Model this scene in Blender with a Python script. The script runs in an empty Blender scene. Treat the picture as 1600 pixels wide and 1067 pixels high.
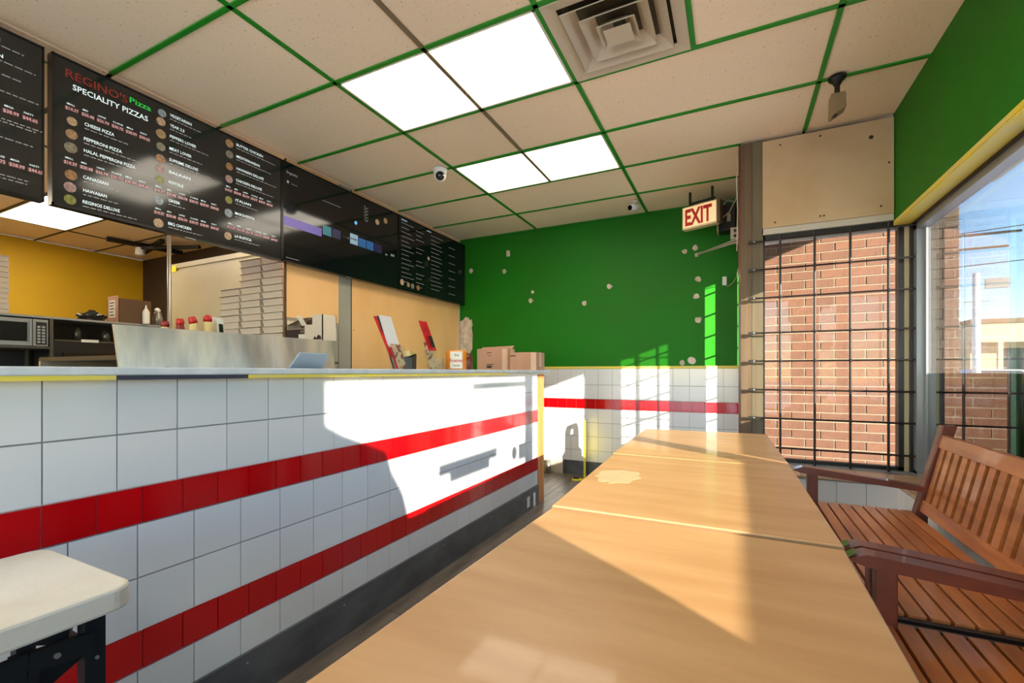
import bpy, bmesh, math, random
from mathutils import Vector, Matrix
random.seed(7)
S = bpy.context.scene
COL = S.collection
H = 1.128                                   # lens height above the floor
# ---------------------------------------------------------------- camera, sky, sun, exposure
cd = bpy.data.cameras.new('camera'); cam = bpy.data.objects.new('camera', cd); COL.objects.link(cam)
S.camera = cam
cam.location = (0, 0, H)
cam.rotation_euler = (math.pi/2, 0, math.radians(26.784))
cd.sensor_fit = 'HORIZONTAL'; cd.sensor_width = 36.0
cd.lens = 722.7/1600*36.0
cd.shift_x = (800-780.6)/1600
cd.shift_y = (580.5-533.5)/1600
cd.clip_start = 0.03; cd.clip_end = 500

SUN_D = Vector((-1, .8, -.36)).normalized()
W = bpy.data.worlds.new('world'); S.world = W; W.use_nodes = True
wt = W.node_tree; wt.nodes.clear()
wo = wt.nodes.new('ShaderNodeOutputWorld'); wb = wt.nodes.new('ShaderNodeBackground')
sky = wt.nodes.new('ShaderNodeTexSky'); sky.sky_type = 'NISHITA'; sky.sun_disc = False
sky.sun_elevation = math.radians(15.7); sky.sun_rotation = math.radians(128.7)
sky.air_density = 1.0; sky.dust_density = 0.0; sky.ozone_density = 2.2
wb.inputs['Strength'].default_value = 0.22
wt.links.new(sky.outputs[0], wb.inputs[0]); wt.links.new(wb.outputs[0], wo.inputs[0])

sd = bpy.data.lights.new('sun', 'SUN'); sun = bpy.data.objects.new('sun', sd); COL.objects.link(sun)
sd.energy = 6.6; sd.angle = math.radians(0.55); sd.color = (1.0, .90, .74)
sun.rotation_euler = SUN_D.to_track_quat('-Z', 'Y').to_euler(); sun.location = (6, -5, 6)
FIX = 2.45                                   # ceiling fixture luminance
vs = S.view_settings
S.display_settings.display_device = 'sRGB'
vs.view_transform = 'Standard'; vs.look = 'None'; vs.gamma = 1.0; vs.exposure = 2.42
vs.use_curve_mapping = False
S.cycles.max_bounces = 10; S.cycles.diffuse_bounces = 6; S.cycles.glossy_bounces = 5
S.cycles.transparent_max_bounces = 12; S.cycles.use_denoising = True
S.cycles.caustics_reflective = False; S.cycles.caustics_refractive = False
S.cycles.sample_clamp_indirect = 6.0

# ---------------------------------------------------------------- materials
MATS = {}
def lin(c):
    return tuple(((x/255+.055)/1.055)**2.4 if x/255 > .04045 else x/255/12.92 for x in c)
def mat(name, rgb, rough=.5, metal=0, rgb2=None, scale=8, stretch=(1,1,1), bump=0, bscale=60, coat=0, emit=0,
        vary=0, detail=4, lo=.35, hi=.65, spec=None):
    if name in MATS: return MATS[name]
    m = bpy.data.materials.new(name); m.use_nodes = True; nt = m.node_tree; N = nt.nodes; L = nt.links
    b = N['Principled BSDF']
    c = lin(rgb)
    b.inputs['Base Color'].default_value = (*c, 1); b.inputs['Roughness'].default_value = rough
    b.inputs['Metallic'].default_value = metal
    if coat: b.inputs['Coat Weight'].default_value = coat; b.inputs['Coat Roughness'].default_value = .06
    if spec is not None: b.inputs['Specular IOR Level'].default_value = spec
    tc = N.new('ShaderNodeTexCoord'); mp = N.new('ShaderNodeMapping'); mp.inputs['Scale'].default_value = stretch
    L.new(tc.outputs['Object'], mp.inputs[0])
    src = None
    if rgb2 is not None:
        n = N.new('ShaderNodeTexNoise'); n.inputs['Scale'].default_value = scale; n.inputs['Detail'].default_value = detail
        L.new(mp.outputs[0], n.inputs['Vector'])
        r = N.new('ShaderNodeValToRGB'); r.color_ramp.elements[0].position = lo; r.color_ramp.elements[1].position = hi
        r.color_ramp.elements[0].color = (*c, 1); r.color_ramp.elements[1].color = (*lin(rgb2), 1)
        L.new(n.outputs[0], r.inputs[0]); src = r.outputs[0]
    if vary:
        oi = N.new('ShaderNodeObjectInfo'); hs = N.new('ShaderNodeHueSaturation')
        mr = N.new('ShaderNodeMapRange'); mr.inputs['To Min'].default_value = 1-vary; mr.inputs['To Max'].default_value = 1+vary
        L.new(oi.outputs['Random'], mr.inputs[0]); L.new(mr.outputs[0], hs.inputs['Value'])
        if src: L.new(src, hs.inputs['Color'])
        else: hs.inputs['Color'].default_value = (*c, 1)
        src = hs.outputs[0]
    if src: L.new(src, b.inputs['Base Color'])
    if emit:
        b.inputs['Emission Color'].default_value = (*c, 1); b.inputs['Emission Strength'].default_value = emit
    if bump:
        n = N.new('ShaderNodeTexNoise'); n.inputs['Scale'].default_value = bscale; n.inputs['Detail'].default_value = 3
        L.new(mp.outputs[0], n.inputs['Vector'])
        bp = N.new('ShaderNodeBump'); bp.inputs['Strength'].default_value = bump; bp.inputs['Distance'].default_value = .01
        L.new(n.outputs[0], bp.inputs['Height']); L.new(bp.outputs[0], b.inputs['Normal'])
    MATS[name] = m; return m

M = {}
M['white_tile'] = mat('white_tile', (226,228,230), .16, vary=.025, coat=.3)
M['red_tile'] = mat('red_tile', (196,4,14), .12, vary=.08, coat=.4)
M['grout'] = mat('grout', (150,150,146), .8)
M['red_grout'] = mat('red_grout', (226,208,200), .8)
M['green'] = mat('green_paint', (16,116,4), .55, rgb2=(26,108,6), scale=1.6, bump=.15, bscale=120, spec=.25)
M['yellow_paint'] = mat('yellow_paint', (236,214,60), .45, rgb2=(225,210,120), scale=9)
M['navy_trim'] = mat('dark_trim', (40,44,66), .5)
M['bare'] = mat('bare_plaster', (226,208,198), .85, rgb2=(190,170,150), scale=20, bump=.4)
M['plywood_tan'] = mat('tan_board', (252,200,138), .5, rgb2=(242,186,120), scale=2.2, stretch=(1,1,.35))
M['panel_beige'] = mat('beige_board', (206,178,138), .7, rgb2=(194,162,116), scale=2.5)
M['white_board'] = mat('white_edge', (205,196,176), .6)
M['post_wood'] = mat('post_wood', (108,88,62), .6, rgb2=(94,74,50), scale=3, stretch=(9,9,.5))
M['post_wood2'] = mat('post_wood_pale', (112,100,74), .6, rgb2=(100,88,64), scale=3, stretch=(9,9,.5))
M['raw_wood'] = mat('raw_wood', (222,150,88), .6, rgb2=(200,126,66), scale=3, stretch=(6,6,.6))
M['vinyl_base'] = mat('vinyl_base', (98,101,106), .4, rgb2=(76,79,84), scale=5, stretch=(1,1,2))
M['table_wood'] = mat('table_laminate', (208,162,110), .40, rgb2=(192,144,92), scale=2.4, stretch=(1,5,1), detail=6, coat=.18)
M['table_edge'] = mat('table_edge', (150,116,80), .5)
M['stain'] = mat('table_stain', (212,178,134), .6, rgb2=(208,166,118), scale=30, stretch=(1,3,1))
M['bench_wood'] = mat('bench_wood', (194,120,62), .36, rgb2=(160,90,42), scale=4, stretch=(6,.8,6), coat=.25, vary=.08)
M['bench_dark'] = mat('bench_dark_wood', (118,50,26), .38, rgb2=(92,38,18), scale=4, stretch=(3,3,3), coat=.25)
M['paint_green_spot'] = mat('green_dab', (90,120,30), .6)
M['sill_tile'] = mat('sill_tile', (188,158,128), .35, vary=.05)
M['floor_plank'] = mat('floor_plank', (128,118,108), .32, rgb2=(92,84,78), scale=4, stretch=(5,.7,1), vary=.08)
M['floor_base'] = mat('floor_base', (84,78,72), .5)
M['ceil'] = mat('ceiling_tile', (255,232,200), .9, vary=.03)
M['grid_green'] = mat('grid_green', (22,140,24), .45)
M['grid_grey'] = mat('grid_grey', (128,112,86), .5)
M['grid_dark'] = mat('grid_dark', (70,62,44), .6)
M['fix_frame'] = mat('fixture_frame', (226,220,204), .5)
M['black'] = mat('black_metal', (16,15,15), .4)
M['black_gloss'] = mat('black_gloss', (7,7,9), .12, coat=.5)
M['iron'] = mat('painted_iron', (34,28,26), .42)
M['clamp'] = mat('grey_clamp', (150,146,138), .35, metal=.6)
M['alu'] = mat('aluminium', (150,153,154), .35, metal=.35)
M['cream_frame'] = mat('cream_frame', (206,190,150), .5)
M['steel'] = mat('brushed_steel', (236,222,200), .3, metal=.7, rgb2=(170,166,160), scale=1.6, stretch=(1,4,1.2), bump=.05, bscale=6)  # second tone paints streaky reflections into the colour
M['white_plastic'] = mat('white_plastic', (232,232,226), .45)
M['blue_white'] = mat('counter_laminate', (216,222,228), .35, rgb2=(196,204,212), scale=14, bump=.15, bscale=50)
M['cooler'] = mat('cooler_white', (186,176,150), .4, rgb2=(176,166,138), scale=1.5)
M['kraft_white'] = mat('box_white', (214,200,182), .75)
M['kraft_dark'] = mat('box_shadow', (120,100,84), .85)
M['card'] = mat('cardboard', (186,142,116), .75, rgb2=(172,128,102), scale=5)
M['card_dark'] = mat('cardboard_brown', (92,66,42), .8)
M['tape'] = mat('box_tape', (206,172,146), .4)
M['ink'] = mat('ink_dark', (46,30,26), .7)
M['kitchen_yellow'] = mat('kitchen_yellow', (216,172,8), .6, rgb2=(206,160,16), scale=1.0)
M['dark_wall'] = mat('dark_wall', (60,46,34), .8)
M['grey_col'] = mat('grey_column', (176,168,150), .4, rgb2=(156,154,144), scale=2)
M['dark_steel'] = mat('dark_steel', (88,84,74), .35, metal=.6)
M['glass_dark'] = mat('dark_glass', (14,15,14), .35, spec=.2)
M['screen'] = mat('menu_screen', (32,32,31), .10, emit=.05)
M['screen_off'] = mat('dark_screen', (12,13,17), .08, emit=.03)
M['bezel'] = mat('tv_bezel', (14,13,14), .25)
for n, c, e in (('t_white',(200,216,216),.16), ('t_grey',(130,130,128),.10), ('t_red',(110,30,20),.12), ('t_green',(26,150,50),.22),
                ('t_price',(196,150,150),.14), ('t_priceback',(70,34,34),.06), ('t_purple',(96,80,160),.08), ('t_teal',(36,96,104),.15),
                ('t_blue',(38,88,140),.08), ('t_sky',(80,150,190),.2), ('t_violet',(40,34,76),.05), ('t_pale',(130,156,174),.1)):
    M[n] = mat('print_'+n[2:], c, .3, emit=e)
for i, c in enumerate(((170,140,108),(150,118,80),(120,112,90),(140,100,60),(150,120,110),(120,120,50),(130,140,140))):
    M['pz%d'%i] = mat('pizza_print_%d'%i, c, .3, rgb2=tuple(int(x*.6) for x in c), scale=60, emit=.08)
M['exit_face'] = mat('exit_face', (244,206,150), .4, emit=.12)
M['exit_red'] = mat('exit_red', (170,20,12), .5, emit=.05)
M['exit_case'] = mat('exit_case', (226,206,164), .5)
M['sign_yellow'] = mat('sign_yellow', (250,222,20), .4)
M['brick'] = mat('brick', (84,52,33), .9, rgb2=(75,45,28), scale=9, vary=.12, bump=.2, bscale=50)
M['mortar'] = mat('mortar', (108,92,74), .95, bump=.4, bscale=80)
M['pier_brick'] = mat('pier_brick', (112,98,86), .9, vary=.07)
M['canopy'] = mat('canopy_soffit', (196,190,176), .8)
M['film'] = mat('privacy_film', (84,74,62), .6)
M['asphalt'] = mat('snowy_ground', (232,234,238), .9, rgb2=(176,178,182), scale=.10, lo=.56, hi=.66)
M['stucco'] = mat('stucco', (214,194,160), .9)
M['stucco_dark'] = mat('stucco_brown', (150,124,98), .9)
M['store_glass'] = mat('store_glass', (70,76,80), .15)
M['car_white'] = mat('car_white', (220,222,224), .3); M['car_dark'] = mat('car_dark', (60,66,74), .3); M['car_red'] = mat('car_red', (130,40,36), .3)
M['tyre'] = mat('tyre', (20,20,20), .8)
M['pole_white'] = mat('pole_white', (224,222,214), .5)
M['pole_dark'] = mat('pole_dark', (76,66,54), .8)
M['brochure_red'] = mat('brochure_red', (214,26,34), .4, rgb2=(150,14,20), scale=14)
M['brochure_white'] = mat('brochure_white', (206,206,208), .5)
M['brochure_food'] = mat('brochure_food', (206,180,140), .4, rgb2=(120,60,50), scale=34, lo=.48, hi=.56)
M['jar_orange'] = mat('jar_orange', (214,126,22), .35)
M['jar_brown'] = mat('jar_brown', (96,40,24), .3)
M['label_white'] = mat('label_white', (222,216,204), .5)
M['cap_red'] = mat('cap_red', (186,26,20), .4)
M['sauce_red'] = mat('sauce_red', (130,30,20), .4)
M['sauce_pale'] = mat('sauce_pale', (206,180,120), .4)
M['tablet'] = mat('tablet_silver', (150,166,184), .35, metal=.3)
M['foot_black'] = mat('channel_black', (26,32,36), .4, metal=.3)
M['white_slab'] = mat('folding_top', (226,222,212), .5, rgb2=(212,204,186), scale=5, bump=.1, bscale=90)
M['vent'] = mat('vent_metal', (206,192,166), .5)
M['lamp_shade'] = mat('lamp_shade', (150,128,94), .45, metal=.4)
M['wire'] = mat('wire', (190,180,160), .6)

def speckle(m):
    nt = m.node_tree; N = nt.nodes; L = nt.links; b = N['Principled BSDF']
    old = b.inputs['Base Color'].links[0].from_socket
    tc = N.new('ShaderNodeTexCoord')
    v = N.new('ShaderNodeTexNoise'); v.inputs['Scale'].default_value = 75; v.inputs['Detail'].default_value = 2
    L.new(tc.outputs['Object'], v.inputs['Vector'])
    r = N.new('ShaderNodeValToRGB'); r.color_ramp.elements[0].position = .27; r.color_ramp.elements[1].position = .35
    r.color_ramp.elements[0].color = (.42,.38,.33,1); r.color_ramp.elements[1].color = (1,1,1,1)
    L.new(v.outputs[0], r.inputs[0])
    mx = N.new('ShaderNodeMixRGB'); mx.blend_type = 'MULTIPLY'; mx.inputs[0].default_value = .8
    L.new(old, mx.inputs[1]); L.new(r.outputs[0], mx.inputs[2]); L.new(mx.outputs[0], b.inputs['Base Color'])
speckle(M['ceil'])

def glassy(name, tint=(.97,.98,.98), k=1.5, rough=0.0, ior=1.45):
    m = bpy.data.materials.new(name); m.use_nodes = True; nt = m.node_tree; N = nt.nodes; L = nt.links; N.clear()
    o = N.new('ShaderNodeOutputMaterial'); t = N.new('ShaderNodeBsdfTransparent'); g = N.new('ShaderNodeBsdfGlossy')
    t.inputs[0].default_value = (*tint, 1); g.inputs['Roughness'].default_value = rough
    f = N.new('ShaderNodeFresnel')
    ge = N.new('ShaderNodeNewGeometry'); mi = N.new('ShaderNodeMapRange')      # same Fresnel on both faces of the thin pane
    mi.inputs['To Min'].default_value = ior; mi.inputs['To Max'].default_value = 1/ior
    L.new(ge.outputs['Backfacing'], mi.inputs[0]); L.new(mi.outputs[0], f.inputs['IOR'])
    mu = N.new('ShaderNodeMath'); mu.operation = 'MULTIPLY'; mu.inputs[1].default_value = k; mu.use_clamp = True
    mx = N.new('ShaderNodeMixShader'); L.new(f.outputs[0], mu.inputs[0]); L.new(mu.outputs[0], mx.inputs[0])
    L.new(t.outputs[0], mx.inputs[1]); L.new(g.outputs[0], mx.inputs[2]); L.new(mx.outputs[0], o.inputs[0])
    return m
M['pane'] = glassy('window_glass', tint=(.66,.665,.675), k=2.3)
M['pane_clear'] = glassy('clear_glass', k=.6)
M['clear_plastic'] = glassy('clear_plastic', (.95,.96,.97), k=1.0, rough=.15)

def emis(name, rgb, st):
    m = bpy.data.materials.new(name); m.use_nodes = True; nt = m.node_tree; N = nt.nodes; L = nt.links; N.clear()
    o = N.new('ShaderNodeOutputMaterial'); e = N.new('ShaderNodeEmission'); e.inputs[0].default_value = (*lin(rgb),1)
    # soft bands of the tubes behind the diffuser
    tc = N.new('ShaderNodeTexCoord'); w = N.new('ShaderNodeTexWave'); w.bands_direction = 'Y'; w.inputs['Scale'].default_value = 1.05
    w.inputs['Distortion'].default_value = 0
    mr = N.new('ShaderNodeMapRange'); mr.inputs['To Min'].default_value = st*.86; mr.inputs['To Max'].default_value = st
    L.new(tc.outputs['Object'], w.inputs['Vector']); L.new(w.outputs['Fac'], mr.inputs[0]); L.new(mr.outputs[0], e.inputs[1])
    L.new(e.outputs[0], o.inputs[0]); return m
M['diffuser'] = emis('fixture_diffuser', (255,246,230), FIX); M['diffuser_soft'] = emis('dimmed_diffuser', (255,243,222), FIX*.7); M['diffuser_kitchen'] = emis('kitchen_diffuser', (255,240,214), FIX*1.3)

# ---------------------------------------------------------------- mesh helpers
class MB:
    def __init__(s): s.v = []; s.f = []
    def box(s, x0, x1, y0, y1, z0, z1):
        n = len(s.v)
        s.v += [(x0,y0,z0),(x1,y0,z0),(x1,y1,z0),(x0,y1,z0),(x0,y0,z1),(x1,y0,z1),(x1,y1,z1),(x0,y1,z1)]
        s.f += [tuple(n+i for i in q) for q in ((3,2,1,0),(4,5,6,7),(0,1,5,4),(1,2,6,5),(2,3,7,6),(3,0,4,7))]
        return s
    def hexa(s, p):        # 8 corners: bottom ring 0-3, top ring 4-7
        n = len(s.v); s.v += [tuple(q) for q in p]
        s.f += [tuple(n+i for i in q) for q in ((3,2,1,0),(4,5,6,7),(0,1,5,4),(1,2,6,5),(2,3,7,6),(3,0,4,7))]
        return s
    def bar(s, a, b, w, h=None, up=(0,0,1)):
        h = h or w; a = Vector(a); b = Vector(b); d = (b-a).normalized(); u = Vector(up)
        if abs(d.dot(u)) > .98: u = Vector((0,1,0))
        r = d.cross(u).normalized(); u = r.cross(d).normalized()
        r *= w/2; u *= h/2
        return s.hexa([a-r-u, a+r-u, b+r-u, b-r-u, a-r+u, a+r+u, b+r+u, b-r+u])
    def tube(s, pts, r, k=8):
        pts = [Vector(p) for p in pts]; n = len(s.v); prev = None
        for i, p in enumerate(pts):
            d = (pts[min(i+1, len(pts)-1)]-pts[max(i-1, 0)]).normalized()
            u = Vector((0,0,1)) if abs(d.z) < .9 else Vector((1,0,0))
            a = d.cross(u).normalized(); b = a.cross(d).normalized()
            rr = r[i] if isinstance(r, (list, tuple)) else r
            for j in range(k):
                t = 2*math.pi*j/k; s.v.append(tuple(p+a*rr*math.cos(t)+b*rr*math.sin(t)))
        for i in range(len(pts)-1):
            for j in range(k):
                s.f.append((n+i*k+j, n+i*k+(j+1)%k, n+(i+1)*k+(j+1)%k, n+(i+1)*k+j))
        s.f.append(tuple(n+j for j in range(k-1,-1,-1))); m = n+(len(pts)-1)*k; s.f.append(tuple(m+j for j in range(k)))
        return s
    def lathe(s, prof, c=(0,0,0), k=20):
        n = len(s.v)
        for (r, z) in prof:
            for j in range(k):
                t = 2*math.pi*j/k; s.v.append((c[0]+r*math.cos(t), c[1]+r*math.sin(t), c[2]+z))
        for i in range(len(prof)-1):
            for j in range(k):
                s.f.append((n+i*k+j, n+i*k+(j+1)%k, n+(i+1)*k+(j+1)%k, n+(i+1)*k+j))
        s.f.append(tuple(n+j for j in range(k-1,-1,-1))); m = n+(len(prof)-1)*k; s.f.append(tuple(m+j for j in range(k)))
        return s
    def prism(s, poly, axis, a, b):
        """poly of 2d points, extruded along axis from a to b"""
        n = len(s.v); k = len(poly)
        for t in (a, b):
            for (p, q) in poly:
                s.v.append({'x':(t,p,q),'y':(p,t,q),'z':(p,q,t)}[axis])
        s.f.append(tuple(n+i for i in range(k-1,-1,-1))); s.f.append(tuple(n+k+i for i in range(k)))
        for i in range(k): s.f.append((n+i, n+(i+1)%k, n+k+(i+1)%k, n+k+i))
        return s
    def mesh(s, name, m):
        me = bpy.data.meshes.new(name); me.from_pydata(s.v, [], s.f)
        bm = bmesh.new(); bm.from_mesh(me); bmesh.ops.recalc_face_normals(bm, faces=bm.faces); bm.to_mesh(me); bm.free()
        me.materials.append(m); return me
    def build(s, name, m, parent=None, loc=(0,0,0), smooth=False, bevel=0):
        me = s.mesh(name, M[m] if isinstance(m, str) else m)
        o = bpy.data.objects.new(name, me); COL.objects.link(o); o.location = loc
        if parent is not None: o.parent = parent
        if smooth:
            for p in me.polygons: p.use_smooth = len(p.vertices) == 4
        if bevel:
            md = o.modifiers.new('bevel', 'BEVEL'); md.width = bevel; md.segments = 2; md.limit_method = 'ANGLE'
        return o
def inst(name, me, loc, parent=None, rot=None):
    o = bpy.data.objects.new(name, me); COL.objects.link(o); o.location = loc
    if rot: o.rotation_euler = rot
    if parent is not None: o.parent = parent
    return o
def tag(o, label, cat, group=None):
    o['label'] = label; o['category'] = cat
    if group: o['group'] = group
    return o
def thing(name, label, cat, loc=(0,0,0), rz=0, group=None):
    o = bpy.data.objects.new(name, None); COL.objects.link(o); o.location = loc; o.rotation_euler = (0,0,rz)
    o.empty_display_size = .05
    return tag(o, label, cat, group)
def struct(o): o['kind'] = 'structure'; return o
def B(*a): return MB().box(*a)

def text_mesh(items, name, m, parent, plane='x', at=0.0, thick=.012):
    """items: (string, left, base z, cap height, width or None). plane 'x': reads along +Y facing +X; 'y': reads along +X facing -Y"""
    V = []; F = []
    for (t, y, z, cap, wid) in items:
        cu = bpy.data.curves.new('t', 'FONT'); cu.body = t; cu.size = 1.0; cu.offset = thick; cu.resolution_u = 2
        ob = bpy.data.objects.new('t', cu); me = bpy.data.meshes.new_from_object(ob)
        xs = [v.co.x for v in me.vertices]; ys = [v.co.y for v in me.vertices]
        if not xs: continue
        sx0, w = min(xs), max(xs)-min(xs); sc = cap/.70
        kx = (wid/w) if wid else sc
        n = len(V)
        for v in me.vertices:
            p, q = y+(v.co.x-sx0)*kx, z+v.co.y*sc
            V.append((at, p, q) if plane == 'x' else (p, at, q))
        F += [tuple(n+i for i in pl.vertices) for pl in me.polygons]
        bpy.data.objects.remove(ob); bpy.data.curves.remove(cu); bpy.data.meshes.remove(me)
    me = bpy.data.meshes.new(name); me.from_pydata(V, [], F); me.materials.append(M[m])
    o = bpy.data.objects.new(name, me); COL.objects.link(o); o.parent = parent
    return o

# ---------------------------------------------------------------- room shell
CE = 2.759                                   # ceiling
YB = 4.93                                    # back wall
XR = .85                                     # low wall under the big window
floor = struct(B(-7.9, 1.2, -2.6, 5.05, -.1, -.004).build('floor', 'floor_base'))
pm = {}
for i, x in enumerate([-2.06+.18*k for k in range(16)]):
    y = -.6+(i*.37) % 1.2-1.2
    while y < YB:
        y0, y1 = max(y, -.6), min(y+1.2, YB)
        if y1-y0 > .05:
            k = round(y1-y0, 3)
            if k not in pm: pm[k] = B(0, .177, 0, k-.003, -.004, .0).mesh('floor_plank', M['floor_plank'])
            inst('floor_plank', pm[k], (x, y0, 0), floor)
        y += 1.2
ceiling = struct(B(-7.9, 1.2, -2.6, 5.05, CE+.03, CE+.13).build('ceiling', 'grid_dark'))
LX = [-2.008+1.22*n for n in range(-5, 3)]   # long bars
TY = [1.9134+.61*j for j in range(-7, 5)]    # cross bars
lights = {(3,0),(3,2),(3,-4),(-1,0),(1,-4),(4,-6)}   # (cell, row) of troffers
def colx(n): return -2.008+1.22*(n-3)-0
# cells: n index -> x range [LXn, LXn+1.22], n counted so that cell 3 starts at -2.008
fixtures = []
tm = {}
def ctile(x0, x1, y0, y1):
    k = (round(x1-x0,3), round(y1-y0,3))
    if k not in tm: tm[k] = B(.008, k[0]-.008, .008, k[1]-.008, 0, .015).mesh('ceiling_tile', M['ceil'])
    inst('ceiling_tile', tm[k], (x0, y0, CE+.004), ceiling)
ylines = [-2.5]+TY+[YB]
for n in range(-2, 6):
    x0 = -2.008+1.22*(n-3); x1 = x0+1.22
    x0 = max(x0, -7.75); x1 = min(x1, 1.03)
    if x1-x0 < .05: continue
    for j in range(len(ylines)-1):
        y0, y1 = ylines[j], ylines[j+1]; row = j-8 + 0
        r = round((y0-1.9134)/.61)
        if j == 0: r = -8
        if (n, r) in ((3,0),(3,2),(-1,0),(1,-5),(1,1),(4,-6),(2,-4),(-1,-4)): fixtures.append((x0,x1,y0,y1,n)); continue  # cells out of view hold panels added to brighten room and kitchen
        if (n, r) == (4, 0):                  # air diffuser beside a half tile
            ctile(x0+.61, x1, y0, y1); continue
        if n == 3 and -1 <= r <= 2:
            ctile(x0, x0+.61, y0, y1); ctile(x0+.61, x1, y0, y1); continue
        ctile(x0, x1, y0, y1)
def gbar(x0, x1, y0, y1, m='grid_green'):
    B(x0, x1, y0, y1, CE-.004, CE+.004).build('grid_bar', m, ceiling)
gw = .012
for n in range(0, 7):
    x = -2.008+1.22*(n-4)
    dining = x > -3.3
    if x < -7.7: continue
    gbar(x-gw, x+gw, -2.5, YB if x < .05 else 3.72, 'grid_green' if dining else 'grid_dark')
gbar(-3.26, -3.04, -2.5, YB, 'ceil')
for y in TY:
    gbar(-3.1, .05 if y > 3.72 else .91, y-gw, y+gw, 'grid_green'); gbar(-7.75, -3.27, y-gw, y+gw, 'grid_dark')
gbar(-1.398-gw, -1.398+gw, 1.3034+gw, 3.7434-gw, 'grid_grey')
gbar(-.178-gw, -.178+gw, -.5, 2.5234-gw, 'grid_green')
gbar(-2.96, .05, YB-.02, YB, 'grid_green')

# ceiling fixtures: each a steel troffer with its prismatic diffuser
lab = {(3,0):'wide lit ceiling panel nearest the square air diffuser', (3,1):'small far lit ceiling panel above the counter end'}
for (x0,x1,y0,y1,n) in fixtures:
    vis = n == 3 and y0 > 1
    if n == 3 and 1 < y0 < 2.2: l = 'large lit fluorescent ceiling panel beside the square air diffuser'
    elif n == 3 and y0 > 2.5: l = 'smaller-looking lit fluorescent ceiling panel closer to the green wall'
    elif n == -1 and y0 > 0: l = 'lit fluorescent panel in the kitchen ceiling near the yellow wall'
    elif n == -1: l = 'unseen ceiling panel added to light the kitchen beyond the steel rack'
    elif n == 1 and y0 > 0: l = 'unseen ceiling panel added behind the menu screens to light the kitchen'
    elif n == 1: l = 'unseen ceiling panel added to light the front of the kitchen'
    elif n == 2: l = 'unseen ceiling panel added to light the front end of the counter'
    elif n == 4: l = 'unseen ceiling panel added to light the room near the front windows'
    else: l = 'unseen ceiling panel added to brighten the room behind the folding bench'
    t = thing('ceiling_light', l, 'ceiling light', ((x0+x1)/2, (y0+y1)/2, CE-.004), 0, 'fluorescent ceiling panels')
    w, d = (x1-x0)/2-.013, (y1-y0)/2-.013
    f = MB()
    for a in (B(-w,w,-d,-d+.012,0,.05), B(-w,w,d-.012,d,0,.05), B(-w,-w+.012,-d,d,0,.05), B(w-.012,w,-d,d,0,.05), B(-w,w,-d,d,.045,.05)):
        k = len(f.v); f.v += a.v; f.f += [tuple(i+k for i in q) for q in a.f]
    f.build('frame', 'fix_frame', t)
    if n == 3 and y0 > 1:
        B(-w+.012,-.008,-d+.012,d-.012,.012,.02).build('diffuser', 'diffuser_soft', t)
        B(-.008,w-.012,-d+.012,d-.012,.012,.02).build('diffuser', 'diffuser_soft', t)
    else:
        B(-w+.012,w-.012,-d+.012,d-.012,.012,.02).build('diffuser', 'diffuser_kitchen' if x1 < -3 else 'diffuser', t)

# air diffuser
t = thing('air_diffuser', 'square white ceiling air diffuser with nested louvre rings', 'vent', (-.483, 2.218, CE-.004))
def ring(h, w0, z0, w1, z1):
    m = MB(); n = 0
    o_ = [(-w0,-w0),(w0,-w0),(w0,w0),(-w0,w0)]; i_ = [(-w1,-w1),(w1,-w1),(w1,w1),(-w1,w1)]
    m.v = [(x,y,z0) for x,y in o_]+[(x,y,z1) for x,y in i_]+[(x,y,z0-h) for x,y in o_]+[(x,y,z1-h) for x,y in i_]
    for k in range(4):
        j = (k+1) % 4
        m.f += [(k,j,4+j,4+k),(8+k,12+k,12+j,8+j),(k,8+k,8+j,j),(4+k,4+j,12+j,12+k)]
    return m
B(-.29,.29,-.29,.29,.06,.064).build('duct_back', 'black', t)
ring(.006, .293, 0, .235, .012).build('outer_flange', 'vent', t)
for k, w in enumerate((.235,.165,.1)):
    ring(.005, w-.012, -.012-.004*k, w-.07, .035).build('louvre_ring', 'vent', t)
m = MB(); m.hexa([(-.062,-.062,-.03),(.062,-.062,-.03),(.062,.062,-.03),(-.062,.062,-.03),(-.02,-.02,-.005),(.02,-.02,-.005),(.02,.02,-.005),(-.02,.02,-.005)])
m.build('centre_cone', 'vent', t)

# back wall: green paint over a tiled dado
wall_back = struct(B(-3.05, .16, YB, YB+.12, 0, CE+.03).build('wall_back', 'green'))
B(-1.95, .075, YB-.006, YB, .15, 1.158).build('tile_bed', 'grout', wall_back)
wtm = {}
def tile(parent, kind, m, axis, a0, a1, z0, z1, at, th=.006, sgn=-1):
    k = (kind, axis, round(a1-a0,3), round(z1-z0,3), sgn, th)
    if k not in wtm:
        w, h = k[2]-.003, k[3]-.003
        wtm[k] = (B(.0015, w+.0015, min(0,sgn*th), max(0,sgn*th), .0015, h) if axis == 'x' else B(min(0,sgn*th), max(0,sgn*th), .0015, w+.0015, .0015, h)).mesh(kind, M[m])
    inst(kind, wtm[k], (a0, at, z0) if axis == 'x' else (at, a0, z0), parent)
ROWS = [(.165,.290,'w'),(.290,.3985,'r'),(.3985,.5495,'w'),(.5495,.7005,'w'),(.7005,.805,'r'),(.805,.957,'w'),(.957,1.111,'w')]
BR = [(.15,.272,'w'),(.272,.424,'w'),(.424,.576,'w'),(.576,.726,'w'),(.726,.832,'r'),(.832,.985,'w'),(.985,1.158,'w')]
for z0, z1, c in BR:
    p = .1075 if c == 'r' else .152; x = .072
    while x > -1.94:
        x0 = max(x-p, -1.945)
        if x-x0 > .02: tile(wall_back, 'red_tile' if c == 'r' else 'white_tile', 'red_tile' if c == 'r' else 'white_tile', 'x', x0, x, z0, z1, YB-.006, .004)
        x -= p
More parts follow.
